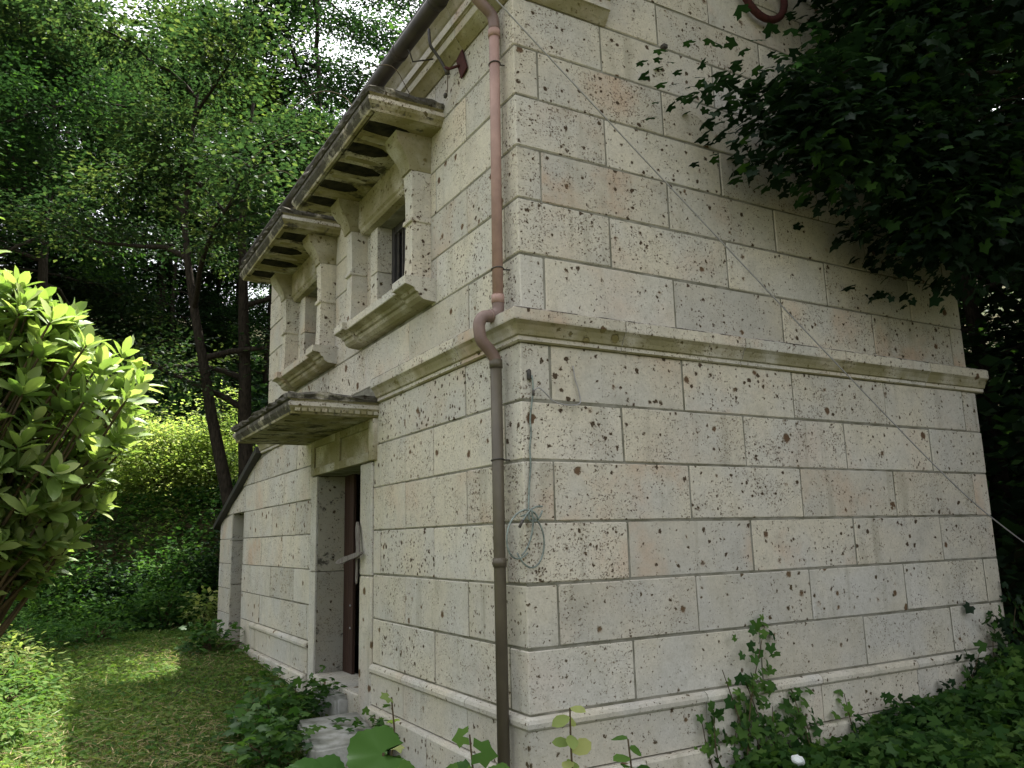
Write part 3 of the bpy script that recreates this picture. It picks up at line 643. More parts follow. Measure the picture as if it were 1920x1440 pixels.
def rough_stone(name, x0, x1, y0, y1, z0, z1, mat, seed, label, rotz=0, taper=.05):
    bm = bmesh.new(); bmesh.ops.create_cube(bm, size=1.0); bmesh.ops.scale(bm, vec=(x1 - x0, y1 - y0, z1 - z0), verts=bm.verts)
    bmesh.ops.bevel(bm, geom=bm.edges[:], offset=.02, segments=2, affect='EDGES'); bmesh.ops.subdivide_edges(bm, edges=bm.edges[:], cuts=1, use_grid_fill=True)
    r_ = random.Random(seed)
    for v in bm.verts: v.co += Vector((r_.uniform(-1, 1), r_.uniform(-1, 1), r_.uniform(-1, 1))) * .006
    me = bpy.data.meshes.new(name); bm.to_mesh(me); bm.free(); me.polygons.foreach_set('use_smooth', [True] * len(me.polygons))
    o = link(name, me, mat, None, ((x0 + x1) / 2, (y0 + y1) / 2, (z0 + z1) / 2)); o.rotation_euler = (R(2), R(-2), rotz); tag(o, label, 'step'); return o
rough_stone('stone_step', -.52, -.10, 1.50, 2.22, -.72, -.34, M['tie'], 3, 'low white stone step lying in the weeds nearer than the doorway', R(-8))
rough_stone('stone_step', -.12, .0, 2.56, 3.05, -.75, -.27, M['tie'], 4, 'worn pale threshold stone at the foot of the doorway', R(4))

# ================================================================ FOLIAGE TOOLS
NR = np.random.RandomState
T_DIA = (np.array([(0, 0, 0), (.45, .34, .06), (1, 0, -.04), (.45, -.34, .06)]), np.array([(0, 3, 2, 1)]))
T_ELL = (np.array([(0, 0, 0), (.22, .13, .03), (.55, .185, .05), (.82, .13, .02), (1, 0, -.05), (.82, -.13, .02), (.55, -.185, .05), (.22, -.13, .03), (.22, 0, -.01), (.55, 0, 0), (.82, 0, -.02)]),
         np.array([(0, 8, 1, 1), (1, 8, 9, 2), (2, 9, 10, 3), (3, 10, 4, 4), (0, 7, 8, 8), (7, 6, 9, 8), (6, 5, 10, 9), (5, 4, 10, 10)]))
def lobed(n, r0=.72):
    P = [(0, 0, 0)]; k = n * 2
    for i_ in range(k + 1):
        t = math.pi * 2 * (i_ / k) * .86 + math.pi * .14; r = (.62 if i_ % 2 else r0 * .55) * (1.0 - .25 * abs(math.cos(t / 2)) ** 2 * 0); r *= (1.15 if abs(i_ - k / 2) < 1.5 else .9)
        P.append((.38 - math.cos(t) * r, math.sin(t) * r, -.10 * r * (i_ % 2)))
    P[0] = (.38, 0, .03)
    F = [(0, i_ + 1, i_ + 2) for i_ in range(k)]
    return np.array(P), np.array(F)
T_MAP = lobed(5)
T_BLADE = (np.array([(0, -.03, 0), (0, .03, 0), (.55, .022, .02), (.55, -.022, .02), (1, 0, -.12)]), np.array([(0, 1, 2, 3), (3, 2, 4, 4)]))
def heart():
    P = [(0.30, 0, -.03)]; n = 40
    for i_ in range(n + 1):
        t = 2 * math.pi * i_ / n; r = .5 * (1 + .03 * math.cos(20 * t) + .05 * math.cos(5 * t)); x = .42 - math.cos(t) * r; y = math.sin(t) * r
        if abs(t) < .2 or abs(t - 2 * math.pi) < .2: x = .22
        P.append((x, y, .08 * abs(y) + .03 * math.sin(5 * t)))
    return np.array(P), np.array([(0, i_ + 1, i_ + 2) for i_ in range(n)])
T_HEART = heart()
def leaves(tpl, C_, D_, N_, size, width=1.0):
    """C base points, D direction, N normal (n,3); size (n,) -> V, F, per-vertex index"""
    P, Fc = tpl; n = len(C_)
    D_ = D_ / (np.linalg.norm(D_, axis=1, keepdims=True) + 1e-9); S = np.cross(N_, D_); S /= (np.linalg.norm(S, axis=1, keepdims=True) + 1e-9); U = np.cross(D_, S)
    sz = np.broadcast_to(size, (n,))[:, None, None]
    V = C_[:, None] + sz * (P[None, :, 0:1] * D_[:, None] + P[None, :, 1:2] * width * S[:, None] + P[None, :, 2:3] * U[:, None])
    F_ = Fc[None] + (np.arange(n) * len(P))[:, None, None]
    return V.reshape(-1, 3), F_.reshape(-1, Fc.shape[1])
def leafmesh(name, tpl, C_, D_, N_, size, rnd, width=1.0):
    V, F_ = leaves(tpl, C_, D_, N_, size, width)
    if F_.shape[1] == 4:      # triangles stored as degenerate quads are split out
        dg = F_[:, 2] == F_[:, 3]
        if dg.any():
            q = F_[~dg]; t = F_[dg][:, :3]; F_ = np.concatenate([t, q[:, [0, 1, 2]], q[:, [0, 2, 3]]])
    return npmesh(name, V, F_, np.repeat(rnd, len(tpl[0])))
def unit(r_, n):
    v = r_.normal(size=(n, 3)); return v / np.linalg.norm(v, axis=1, keepdims=True)
def sprays(r_, P_, Dr, per, spread, flat=.35, droop=.25):
    """clusters of leaves round points P_; returns base, dir, normal, index of cluster"""
    n = len(P_); k = n * per; idx = np.repeat(np.arange(n), per)
    off = r_.normal(size=(k, 3)) * spread; off[:, 2] *= flat
    C_ = P_[idx] + off; D_ = off * [1, 1, .3] + Dr[idx] * spread * .6 + r_.normal(size=(k, 3)) * spread * .35; D_[:, 2] -= droop * spread
    N_ = unit(r_, k) * .55 + [0, 0, 1.0]
    return C_, D_, N_, idx
def tube_np(paths, rads, n=6):
    V = []; F = []; o = 0
    for P, rd in zip(paths, rads):
        P = np.asarray(P); m = len(P); T = np.gradient(P, axis=0); T /= np.linalg.norm(T, axis=1, keepdims=True) + 1e-9
        a = np.cross(T, [0.31, 0.87, 0.13]); a /= np.linalg.norm(a, axis=1, keepdims=True) + 1e-9; b = np.cross(T, a)
        t = np.linspace(0, 2 * np.pi, n, endpoint=False)
        ring_ = P[:, None] + np.asarray(rd)[:, None, None] * (np.cos(t)[None, :, None] * a[:, None] + np.sin(t)[None, :, None] * b[:, None])
        V.append(ring_.reshape(-1, 3)); i_, k = np.meshgrid(np.arange(m - 1), np.arange(n), indexing='ij'); i_ = i_.ravel(); k = k.ravel(); k2 = (k + 1) % n
        F.append(np.stack([i_ * n + k, i_ * n + k2, (i_ + 1) * n + k2, (i_ + 1) * n + k], -1) + o); o += m * n
    return np.concatenate(V), np.concatenate(F)
def make_tree(seed, h, cr_, n_limb=16, first=.3, per=75, leaf=.10, tpl=T_DIA, fork=False, trunk_r=.13, spread=.34, lean=(0, 0)):
    r_ = NR(seed); m = 12; t = np.linspace(0, 1, m)
    base = np.stack([np.cumsum(r_.normal(size=m) * .05) * h * .08 + lean[0] * t * h, np.cumsum(r_.normal(size=m) * .05) * h * .08 + lean[1] * t * h, t * h * .92], -1); base[:, :2] -= base[0, :2]
    paths = [base]; rads = [trunk_r * (1 - t * .85) * (1 + .35 * np.exp(-t * 18))]; ends = []; dirs = []
    if fork:
        b2 = base.copy(); k = np.clip((t - .12) * 1.8, 0, 1)[:, None] ** .7; b2 = b2 + k * np.array([[.09 * h, .03 * h, 0]]); paths.append(b2[1:]); rads.append(rads[0][1:] * .8)
    for i_ in range(n_limb):
        src = paths[i_ % (2 if fork else 1)]; s = first + (1 - first) * (i_ + r_.rand()) / n_limb; q = s * (len(src) - 1); a = int(min(q, len(src) - 2)); p0 = src[a] + (src[a + 1] - src[a]) * (q - a)
        ang = i_ * 2.4 + r_.rand(); ln = cr_ * (1.1 - .62 * s) * r_.uniform(.75, 1.15); up = .15 + .75 * s
        d = np.array([np.cos(ang), np.sin(ang), up * .7]); k = 7; P = [p0]; dd = d.copy()
        for j_ in range(k): dd = dd + r_.normal(size=3) * .16 + [0, 0, -.03]; dd /= np.linalg.norm(dd); P.append(P[-1] + dd * ln / k)
        P = np.array(P); r0 = trunk_r * .42 * (1.05 - s * .6); paths.append(P); rads.append(np.linspace(r0, r0 * .18, k + 1))
        for j_ in range(3, k + 1):
            for _ in range(3):
                a2 = r_.rand() * 6.28; d2 = np.array([np.cos(a2), np.sin(a2), r_.uniform(-.15, .5)]) + dd * .5; d2 /= np.linalg.norm(d2); l2 = ln * r_.uniform(.16, .36)
                Q = np.array([P[j_], P[j_] + d2 * l2 * .5 + [0, 0, .03], P[j_] + d2 * l2]); paths.append(Q); rads.append(np.linspace(r0 * .2, r0 * .06, 3))
                ends += [Q[2], Q[1]]; dirs += [d2, d2]
    V, F_ = tube_np(paths, rads, 7); tm = npmesh('trunk', V, F_, smooth=True); tm.materials.append(M['bark'])
    E_ = np.array(ends); Dr = np.array(dirs); C_, D_, N_, idx = sprays(r_, E_, Dr, per, spread)
    rn = np.clip(r_.rand(len(E_))[idx] ** 2.2 * .75 + r_.rand(len(C_)) * .38, 0, 1)
    cm = leafmesh('crown', tpl, C_, D_, N_, leaf * r_.uniform(.7, 1.25, len(C_)), rn)
    return tm, cm
def place_tree(name, pr, mat, x, y, s, rz, label, group, zoff=-.1, cat='tree', sz=None):
    z = float(gz(x, y)) + zoff; t = empty(name, (x, y, z), label, cat, group); t.rotation_euler = (0, 0, rz); t.scale = (s, s, s * (sz or 1))
    for nm, me, mt in (('trunk', pr[0], None), ('crown', pr[1], mat)):
        o = bpy.data.objects.new(nm, me); COL.objects.link(o); o.parent = t
        if nm == 'crown':
            if not me.materials: me.materials.append(mat)
            o.material_slots[0].link = 'OBJECT'; o.material_slots[0].material = mat
    return t
TA = make_tree(11, 11, 4.2, 17, .3, 74, .088, spread=.27); TB = make_tree(12, 12, 4.4, 16, .36, 70, .085, trunk_r=.15, spread=.27); TC = make_tree(13, 9, 3.4, 14, .34, 64, .09, fork=True, trunk_r=.15, spread=.27); TD = make_tree(14, 10, 3.6, 18, .15, 62, .10, spread=.3)
GT = 'trees of the wood behind the building'
trees = [
 ('deciduous_tree', TC, 'leaf_tree', .60, 9.1, 1.0, 2.9, 'forked dark trunk rising right behind the far end of the building'),
 ('deciduous_tree', TB, 'leaf_tree', -2.3, 14.6, .95, 0.4, 'tall dark-stemmed tree standing on the bank left of the hooded windows'),
 ('deciduous_tree', TA, 'leaf_tree2', .4, 21.5, 1.3, 1.4, 'sunlit yellowish maple whose crown hangs in the middle of the sky gaps'),
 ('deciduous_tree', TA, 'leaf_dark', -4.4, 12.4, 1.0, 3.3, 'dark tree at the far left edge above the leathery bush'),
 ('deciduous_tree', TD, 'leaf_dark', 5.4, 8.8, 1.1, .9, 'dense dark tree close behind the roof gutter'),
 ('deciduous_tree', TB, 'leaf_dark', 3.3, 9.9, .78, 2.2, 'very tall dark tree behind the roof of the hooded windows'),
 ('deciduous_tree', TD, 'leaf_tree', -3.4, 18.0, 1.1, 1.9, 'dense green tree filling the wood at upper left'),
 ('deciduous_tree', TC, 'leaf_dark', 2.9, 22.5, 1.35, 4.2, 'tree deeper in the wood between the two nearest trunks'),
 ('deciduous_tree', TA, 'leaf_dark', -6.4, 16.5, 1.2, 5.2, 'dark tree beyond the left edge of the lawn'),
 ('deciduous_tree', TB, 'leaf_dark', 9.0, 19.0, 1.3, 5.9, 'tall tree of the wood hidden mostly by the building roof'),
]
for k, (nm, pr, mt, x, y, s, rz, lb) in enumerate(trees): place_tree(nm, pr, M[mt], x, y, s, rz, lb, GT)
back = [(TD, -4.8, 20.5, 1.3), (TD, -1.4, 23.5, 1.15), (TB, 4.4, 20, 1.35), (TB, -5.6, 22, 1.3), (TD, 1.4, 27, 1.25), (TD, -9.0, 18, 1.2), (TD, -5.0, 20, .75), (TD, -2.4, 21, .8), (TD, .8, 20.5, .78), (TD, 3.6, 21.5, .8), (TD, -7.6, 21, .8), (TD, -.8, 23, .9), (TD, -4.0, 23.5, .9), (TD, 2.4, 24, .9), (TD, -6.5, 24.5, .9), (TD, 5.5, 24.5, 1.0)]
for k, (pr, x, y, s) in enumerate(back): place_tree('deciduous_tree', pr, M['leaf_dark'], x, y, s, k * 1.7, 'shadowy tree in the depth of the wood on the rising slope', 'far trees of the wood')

# dark trees on the right, crown reaching over the wall
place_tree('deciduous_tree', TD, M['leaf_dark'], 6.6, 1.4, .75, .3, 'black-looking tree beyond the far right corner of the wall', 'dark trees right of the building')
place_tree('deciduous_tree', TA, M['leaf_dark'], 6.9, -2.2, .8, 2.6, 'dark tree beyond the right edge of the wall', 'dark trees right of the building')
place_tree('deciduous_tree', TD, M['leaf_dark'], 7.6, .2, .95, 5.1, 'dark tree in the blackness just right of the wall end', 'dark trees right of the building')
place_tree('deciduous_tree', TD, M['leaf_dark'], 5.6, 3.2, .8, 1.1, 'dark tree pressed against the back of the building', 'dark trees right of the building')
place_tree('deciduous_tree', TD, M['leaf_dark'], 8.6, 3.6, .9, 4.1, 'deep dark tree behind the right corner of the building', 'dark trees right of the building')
def maple_overhang():
    r_ = NR(77); paths = []; rads = []; E_ = []; Dr = []
    root = np.array([5.6, -2.0, float(gz(5.6, -2.0)) - .1])
    tr = np.array([root, root + [-.1, .0, 1.2], root + [-.35, .15, 2.4], root + [-.6, .25, 3.6], root + [-.8, .3, 4.8], root + [-.9, .3, 6.0]]); paths.append(tr); rads.append(np.array([.13, .11, .1, .08, .06, .03]))
    tgt = []
    # limb tips: hand-set tips over the wall, then a volume above and to the right
    tips = [(1.30, -.32, 3.12), (1.55, -.42, 3.25), (1.75, -.5, 3.0), (2.2, -.45, 3.5), (2.1, -.6, 3.0), (2.3, -.55, 2.85), (2.4, -.5, 2.62), (2.65, -.5, 2.5), (2.5, -.7, 3.1), (2.2, -.8, 3.5), (2.3, -.5, 4.3), (2.1, -.5, 3.95), (2.6, -.6, 4.6), (2.9, -.6, 4.9), (2.0, -.5, 4.5), (2.4, -.5, 3.85), (2.9, -.6, 2.55), (2.9, -.8, 2.9), (3.2, -.7, 2.6), (3.2, -.9, 3.3), (2.6, -1.0, 3.9), (3.5, -.6, 2.75), (3.7, -.9, 2.8), (3.6, -1.1, 3.6), (3.0, -1.1, 4.4)]
    for q in tips:
        q = np.array(q) + [.28, 0, .17]; a = tr[3 + (r_.rand() < .5)]; mid = (a + q) / 2 + [0, 0, .35]; P = np.array([a, (a + mid) / 2 + [0, 0, .08], mid, (mid + q) / 2 + [0, 0, .06], q]); paths.append(P); rads.append(np.linspace(.03, .004, 5))
        d = q - mid; d /= np.linalg.norm(d)
        for _ in range(8): E_.append(q + r_.normal(size=3) * [.17, .12, .13]); Dr.append(d)
        for t in (.72, .86):
            E_.append(mid + (q - mid) * t); Dr.append(d)
    n = 1900
    bx = np.stack([r_.uniform(2.75, 8.0, n), r_.uniform(-7.5, -.35, n), r_.uniform(2.4, 7.2, n)], -1)
    lim = 2.9 + .85 * np.clip(-(bx[:, 1]) - .7, 0, 2.2) + .75 * np.clip(3.4 - bx[:, 0], 0, 2)
    keep = bx[:, 2] > lim; bx = bx[keep & (bx[:, 0] > 2.6 - .55 * bx[:, 1] - .4)]
    hi = np.stack([r_.uniform(1.2, 5.5, 620), r_.uniform(-4.2, -.3, 620), r_.uniform(5.3, 7.6, 620)], -1); bx = np.concatenate([bx, hi])  # unseen crown clusters above the frame, added to shade the right wall
    for q in bx: E_.append(q); Dr.append(np.array([-.6, .4, -.1]))
    for q in bx[::6]:
        a = tr[3 + r_.randint(0, 3)]; mid = (a + q) / 2 + [0, 0, .2]; paths.append(np.array([a, mid, q])); rads.append(np.array([.03, .015, .005]))
    V, F_ = tube_np(paths, rads, 6); tm = npmesh('trunk', V, F_, smooth=True); E_ = np.array(E_); Dr = np.array(Dr)
    C_, D_, N_, idx = sprays(r_, E_, Dr, 44, .17, .6, .5); rn = np.clip(r_.rand(len(E_))[idx] ** 2 * .7 + r_.rand(len(C_)) * .3, 0, 1)
    cm = leafmesh('crown', T_MAP, C_, D_, N_, .085 * r_.uniform(.65, 1.2, len(C_)), rn)
    t = empty('maple_tree', tuple(root), 'dark maple whose leafy branches hang over the upper right of the wall', 'tree')
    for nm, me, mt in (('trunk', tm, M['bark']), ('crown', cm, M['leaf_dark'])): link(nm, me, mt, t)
maple_overhang()

# ================================================================ SHRUBS
def rhodo():
    r_ = NR(21); heads = []
    root = np.array([-2.75, .7, float(gz(-2.75, .7))])
    # lobes of the bush: centre, radii
    lobes = [((-2.45, .55, 1.30), (.62, .6, .56)), ((-2.05, .30, 1.28), (.44, .42, .36)), ((-2.10, .32, .98), (.40, .4, .34)), ((-2.62, .40, 1.86), (.40, .42, .44)), ((-2.15, .30, 1.50), (.32, .34, .22)), ((-2.40, .30, .68), (.36, .4, .28)), ((-2.45, .3, .80), (.50, .45, .36)), ((-3.0, .6, 1.2), (.7, .7, .9)), ((-2.95, .7, .6), (.6, .6, .45)), ((-2.08, .42, .70), (.22, .22, .16))]
    for (c_, rr) in lobes:
        n = int(135 * rr[0] * 2.2); u = unit(r_, n); rad = (r_.uniform(.35, 1.0, n) ** .5)[:, None] * 1.03; heads.append(np.array(c_) + u * rad * np.array(rr))
    H = np.concatenate(heads) + [-.08, 0, .13]; H = H[H[:, 2] > .15]; cen = np.array([-2.6, .6, 1.0])
    out = H - cen; out /= np.linalg.norm(out, axis=1, keepdims=True); ax = out * .55 + [0, 0, .75] + r_.normal(size=H.shape) * .22; ax /= np.linalg.norm(ax, axis=1, keepdims=True)
    per = 9; n = len(H); idx = np.repeat(np.arange(n), per); k = n * per; ph = np.tile(np.arange(per) * 2.4, n) + np.repeat(r_.rand(n) * 6, per)
    a = np.cross(ax, [0.3, .9, .1]); a /= np.linalg.norm(a, axis=1, keepdims=True); b = np.cross(ax, a)
    lvl = np.tile(np.linspace(0.15, .95, per), n); el = (1.25 - lvl * 1.15) + r_.normal(size=k) * .14
    D_ = (np.cos(ph)[:, None] * a[idx] + np.sin(ph)[:, None] * b[idx]) * np.sin(el + .25)[:, None] + ax[idx] * np.cos(el + .25)[:, None]
    N_ = ax[idx] + r_.normal(size=(k, 3)) * .15; size = r_.uniform(.085, .135, k) * (1.05 - .3 * lvl)
    C_ = H[idx] - ax[idx] * ((1 - lvl) * .035)[:, None]; rn = np.clip(.15 + .45 * lvl + (r_.rand(n)[idx] ** 2) * .3 + r_.normal(size=k) * .2, 0, 1)
    cm = leafmesh('foliage', T_ELL, C_, D_, N_, size, rn, 1.15)
    paths = []; rads = []
    for q, o_ in zip(H[::2], out[::2]):
        m = root + (q - root) * .5 + [0, 0, .12] + r_.normal(size=3) * .05; paths.append(np.array([root + r_.normal(size=3) * .06, m, q])); rads.append(np.array([.02, .011, .004]))
    V, F_ = tube_np(paths, rads, 5); tm = npmesh('stems', V, F_, smooth=True)
    t = empty('leathery_bush', tuple(root), 'large sunlit bush with whorls of leathery bright green leaves at left', 'bush')
    link('stems', tm, M['twig'], t); link('foliage', cm, M['leaf_rhodo'], t)
rhodo()

def shrub(name, label, x, y, rx, ry, h, n, leaf, mat, seed, tpl=T_DIA, group=None, spread=.13, per=38, flat=.7, zoff=0.0):
    r_ = NR(seed); z0 = float(gz(x, y)) + zoff; u = unit(r_, n); u[:, 2] = np.abs(u[:, 2]); rad = r_.uniform(.35, 1.0, n)[:, None] ** .6
    P = u * rad * [rx, ry, h] * (1 + .22 * np.sin(u[:, :1] * 5 + seed) * np.cos(u[:, 1:2] * 4)); P[:, 2] += .05
    P = np.concatenate([P, np.stack([r_.normal(size=n // 5) * rx * .7, r_.normal(size=n // 5) * ry * .7, r_.rand(n // 5) * h * .3], -1)])
    C_, D_, N_, idx = sprays(r_, P, P * .5 / (np.linalg.norm(P, axis=1, keepdims=True) + .01), per, spread, flat)
    rn = np.clip(r_.rand(len(P))[idx] * .6 + r_.rand(len(C_)) * .4, 0, 1)
    t = empty(name, (x, y, z0), label, 'shrub', group)
    me = leafmesh('foliage', tpl, C_, D_, N_, leaf * r_.uniform(.7, 1.25, len(C_)), rn); o = bpy.data.objects.new('foliage', me); COL.objects.link(o); me.materials.append(mat); o.parent = t
    paths = [np.array([[0, 0, -.05], P[i_] * .5 + [0, 0, .03], P[i_]]) for i_ in range(0, n, 3)]; V, F_ = tube_np(paths, [np.array([.014, .008, .003])] * len(paths), 5)
    m2 = npmesh('stems', V, F_, smooth=True); m2.materials.append(M['twig']); o = bpy.data.objects.new('stems', m2); COL.objects.link(o); o.parent = t
    return t
shrub('shrub', 'bright yellow-green shrub on the sunny bank left of the door canopy', -.15, 12.7, 1.25, 1.0, 1.5, 210, .075, M['leaf_bright'], 31, T_DIA, None, .15, 44)
shrub('shrub', 'pale feathery green shrub on the bank above the yellow-green one', -.85, 14.3, 1.4, 1.0, 1.8, 190, .075, M['leaf_bright'], 32, T_DIA, None, .16, 40)
shrub('shrub', 'yellow-tipped shrub close to the far end of the building', .75, 12.4, .9, .8, 1.7, 140, .075, M['leaf_bright'], 33, T_DIA)
shrub('shrub', 'dull green shrub on the bank left of the pale feathery one', -2.3, 13.2, 1.3, .8, 1.3, 170, .08, M['leaf_bright'], 34, T_DIA)
hang = [(-3.9, 10.4, 1.1), (-2.9, 10.2, .9), (-2.0, 10.1, 1.0), (-1.1, 10.1, .85), (-.3, 10.3, 1.0), (.5, 10.2, 1.2), (1.2, 9.9, 1.3), (-5.0, 10.2, 1.2)]
lbs = ['dark bush under the bank at the left edge of the view', 'dark bush left of the middle of the bank foot', 'dark bush in the hollow at the bank foot', 'dark ivy-leaved bush in the middle of the bank foot', 'dark bush on the bank foot near the building', 'dark bush beside the low wing of the building', 'dark bush right behind the low wing', 'dark bush hidden behind the leathery bush']
for k, (x, y, h) in enumerate(hang): shrub('shrub', lbs[k], x, y, .75, .5, h, 85, .085, M['leaf_dark' if k % 2 else 'leaf_ground'], 40 + k, T_DIA, 'bushes at the foot of the bank', .14, 34)
front = [(-2.7, 8.7, .35, 'leaf_ground', 'low leafy weeds left on the lawn edge'), (-1.9, 9.1, .5, 'leaf_ground', 'leafy weeds before the dark hollow'), (-1.2, 9.2, .42, 'leaf_ground', 'yellowish weeds in the middle of the lawn edge'), (-.5, 9.0, .5, 'leaf_ground', 'tall weeds left of the low wing'), (.0, 8.6, .45, 'leaf_bright', 'single bright weed beside the low wing')]
for k, (x, y, h, mt, lb) in enumerate(front): shrub('weed_clump', lb, x, y, .5 if k < 4 else .18, .4 if k < 4 else .18, h, 50 if k < 4 else 12, .085, M[mt], 60 + k, T_DIA, 'weeds along the lawn edge', .12, 26)

def ground_cover(name, mat, n, xf, yf, hf, tpl, leaf, seed, label=None, width=1.0, tilt=.5, rnpow=1.0):
    r_ = NR(seed); x = xf(r_, n); y = yf(r_, n, x); h = hf(r_, x, y); C_ = np.stack([x, y, gz(x, y) + h], -1)
    a = r_.rand(n) * 6.28; D_ = np.stack([np.cos(a), np.sin(a), r_.normal(size=n) * .25], -1); N_ = unit(r_, n) * tilt + [0, 0, 1]
    cl = np.sin(x * 3.1 + seed) * np.cos(y * 2.7) * .2; rn = np.clip(r_.rand(n) ** rnpow * .8 + .1 + cl, 0, 1)
    o = link(name, leafmesh(name, tpl, C_, D_, N_, leaf * r_.uniform(.55, 1.3, n), rn, width), mat); tag(o, label, 'plants' if label else None, kind='stuff'); return o
# bank vegetation: sunlit grass on top, ivy on the face
ground_cover('bank_grass', M['leaf_bright'], 26000, lambda r, n: r.uniform(-6, 2.5, n), lambda r, n, x: r.uniform(11.5, 15.5, n), lambda r, x, y: r.rand(len(x)) * .22, T_DIA, .085, 71, 'sunlit grass and weeds on top of the bank', .6, .9)
ground_cover('bank_ivy', M['leaf_ground'], 26000, lambda r, n: r.uniform(-7, 3, n), lambda r, n, x: r.uniform(10.2, 12.0, n), lambda r, x, y: r.rand(len(x)) * .3, T_DIA, .09, 72, 'dark ivy hanging over the steep face of the bank', 1.0, 1.2)
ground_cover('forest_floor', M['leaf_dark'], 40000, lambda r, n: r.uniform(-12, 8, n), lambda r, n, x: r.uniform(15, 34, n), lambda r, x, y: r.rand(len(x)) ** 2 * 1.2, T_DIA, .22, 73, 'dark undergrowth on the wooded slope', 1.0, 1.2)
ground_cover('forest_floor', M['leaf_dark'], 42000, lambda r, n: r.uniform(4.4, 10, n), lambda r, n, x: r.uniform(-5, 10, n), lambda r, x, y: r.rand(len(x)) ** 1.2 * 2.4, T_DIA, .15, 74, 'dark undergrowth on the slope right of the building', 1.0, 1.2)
# lawn
def grass(name, n, x0, x1, y0, y1, seed, mat, hh=(.05, .13), flat=False, label=None, prob=None):
    r_ = NR(seed); x = r_.uniform(x0, x1, n); y = r_.uniform(y0, y1, n)
    ok = ~((x > -.07) & (y > -.07) & (x < W + .1) & (y < ANX))
    bare = np.exp(-((x + 1.55) / .55) ** 2 - ((y - 6.3) / .8) ** 2) + .8 * np.exp(-((x + 1.0) / .5) ** 2 - ((y - 4.2) / .5) ** 2)
    if not flat: ok &= r_.rand(n) > bare * .85
    if prob is not None: ok &= r_.rand(n) < prob(x, y)
    x, y = x[ok], y[ok]; n = len(x); C_ = np.stack([x, y, gz(x, y) + (-.01 if not flat else .015 + .04 * r_.rand(n))], -1); a = r_.rand(n) * 6.28
    up = r_.uniform(.7, 2.2, n) if not flat else r_.uniform(.02, .22, n); D_ = np.stack([np.cos(a), np.sin(a), up], -1); N_ = np.stack([np.cos(a + .3), np.sin(a + .3), .3 * np.ones(n)], -1) if not flat else unit(r_, n) * .3 + [0, 0, 1]
    patch = .5 + .5 * np.sin(x * 1.9 + .7 * np.sin(y * 1.3)) * np.sin(y * 1.5 + 1.1); rn = np.clip(r_.rand(n) ** 1.6 * .75 + .30 * patch - .05, 0, 1)
    o = link(name, leafmesh(name, T_BLADE, C_, D_, N_, r_.uniform(hh[0], hh[1], n), rn, 1.3 if not flat else .8), mat); tag(o, label, 'grass', kind='stuff'); return o
grass('grass', 120000, -4.2, .1, 1.2, 10.2, 81, M['grass'], (.03, .085), label='mown green and straw-coloured grass of the lawn')
grass('grass', 16000, -4.2, 4.2, -3.2, 1.2, 82, M['grass'], (.05, .12), label='grass close in front of the corner of the building')
strawp = lambda x, y: np.clip(.25 + .9 * np.sin(x * 1.6 + 2.0 + .5 * y) * np.sin(y * .9 - .4) + .55 * (x < -2.0), 0, 1)
grass('dry_grass', 20000, -4.0, .0, 1.2, 9.0, 83, M['straw'], (.05, .15), True, 'cut dry straw lying on the lawn', strawp)
ground_cover('lawn_weeds', M['leaf_lawn'], 34000, lambda r, n: r.uniform(-4.2, -.1, n), lambda r, n, x: r.uniform(1.2, 10, n), lambda r, x, y: .01 + r.rand(len(x)) * .05, T_DIA, .035, 84, 'small broad weeds among the grass', 1.4, .6)
ground_cover('lawn_tufts', M['grass'], 9000, lambda r, n: -1.9 + .9 * np.sign(r.normal(size=n)) * r.rand(n) ** 1.2 + .5 * r.normal(size=n) * .6, lambda r, n, x: r.uniform(2, 9.4, n), lambda r, x, y: r.rand(len(x)) * .03, T_BLADE, .15, 88, 'longer grass tufts scattered over the lawn', 1.0, 1.5)
# ground ivy and weeds along the right wall
ground_cover('ground_ivy', M['leaf_ground'], 12000, lambda r, n: .85 + 4.4 * r.rand(n) ** .8, lambda r, n, x: -.10 - r.rand(n) ** 1.3 * (1.1 + .1 * x), lambda r, x, y: (.03 + .06 * x + .07 * np.sin(x * 5.3 + 1) * np.cos(y * 6)).clip(.03) * r.rand(len(x)) ** .7 + .01, T_MAP, .066, 85, 'green ground ivy along the foot of the right wall', 1.0, 1.5)
ground_cover('ground_ivy', M['leaf_ground'], 2600, lambda r, n: r.uniform(-.35, .9, n), lambda r, n, x: -.12 - r.rand(n) * .7, lambda r, x, y: .10 * r.rand(len(x)) + .02, T_MAP, .07, 86, 'sparse ground ivy before the corner of the building', 1.0, .8)

# climbing ivy sprays on the wall
def climber(name, label, stems, leaf, seed, mat='leaf_ground', dens=26, tpl=T_MAP, spread=.05):
    r_ = NR(seed); t = empty(name, tuple(stems[0][0]), label, 'climbing plant'); paths = []; rads = []; C = []
    for st in stems:
        P = np.array([tuple(v) for v in smooth_path(st, 5)]); paths.append(P); rads.append(np.linspace(.005, .002, len(P)))
        L_ = np.linalg.norm(np.diff(P, axis=0), axis=1).sum(); n = max(4, int(L_ * dens)); q = r_.rand(n) * (len(P) - 1); a = q.astype(int); C.append(P[a] + (P[np.minimum(a + 1, len(P) - 1)] - P[a]) * (q - a)[:, None] + r_.normal(size=(n, 3)) * [spread, spread * .4, spread])
    C_ = np.concatenate(C); C_[:, 1] = np.minimum(C_[:, 1], -.035); n = len(C_); D_ = r_.normal(size=(n, 3)) * [1, .4, .8] + [0, -.3, -.3]; N_ = unit(r_, n) * .5 + [0, -1.0, .5]
    V, F_ = tube_np(paths, rads, 5); link('stems', npmesh('stems', V, F_, smooth=True), M['twig'], t)
    link('leaves', leafmesh('leaves', tpl, C_, D_, N_, leaf * r_.uniform(.6, 1.25, n), r_.rand(n) ** .8, 1.0), M[mat], t)
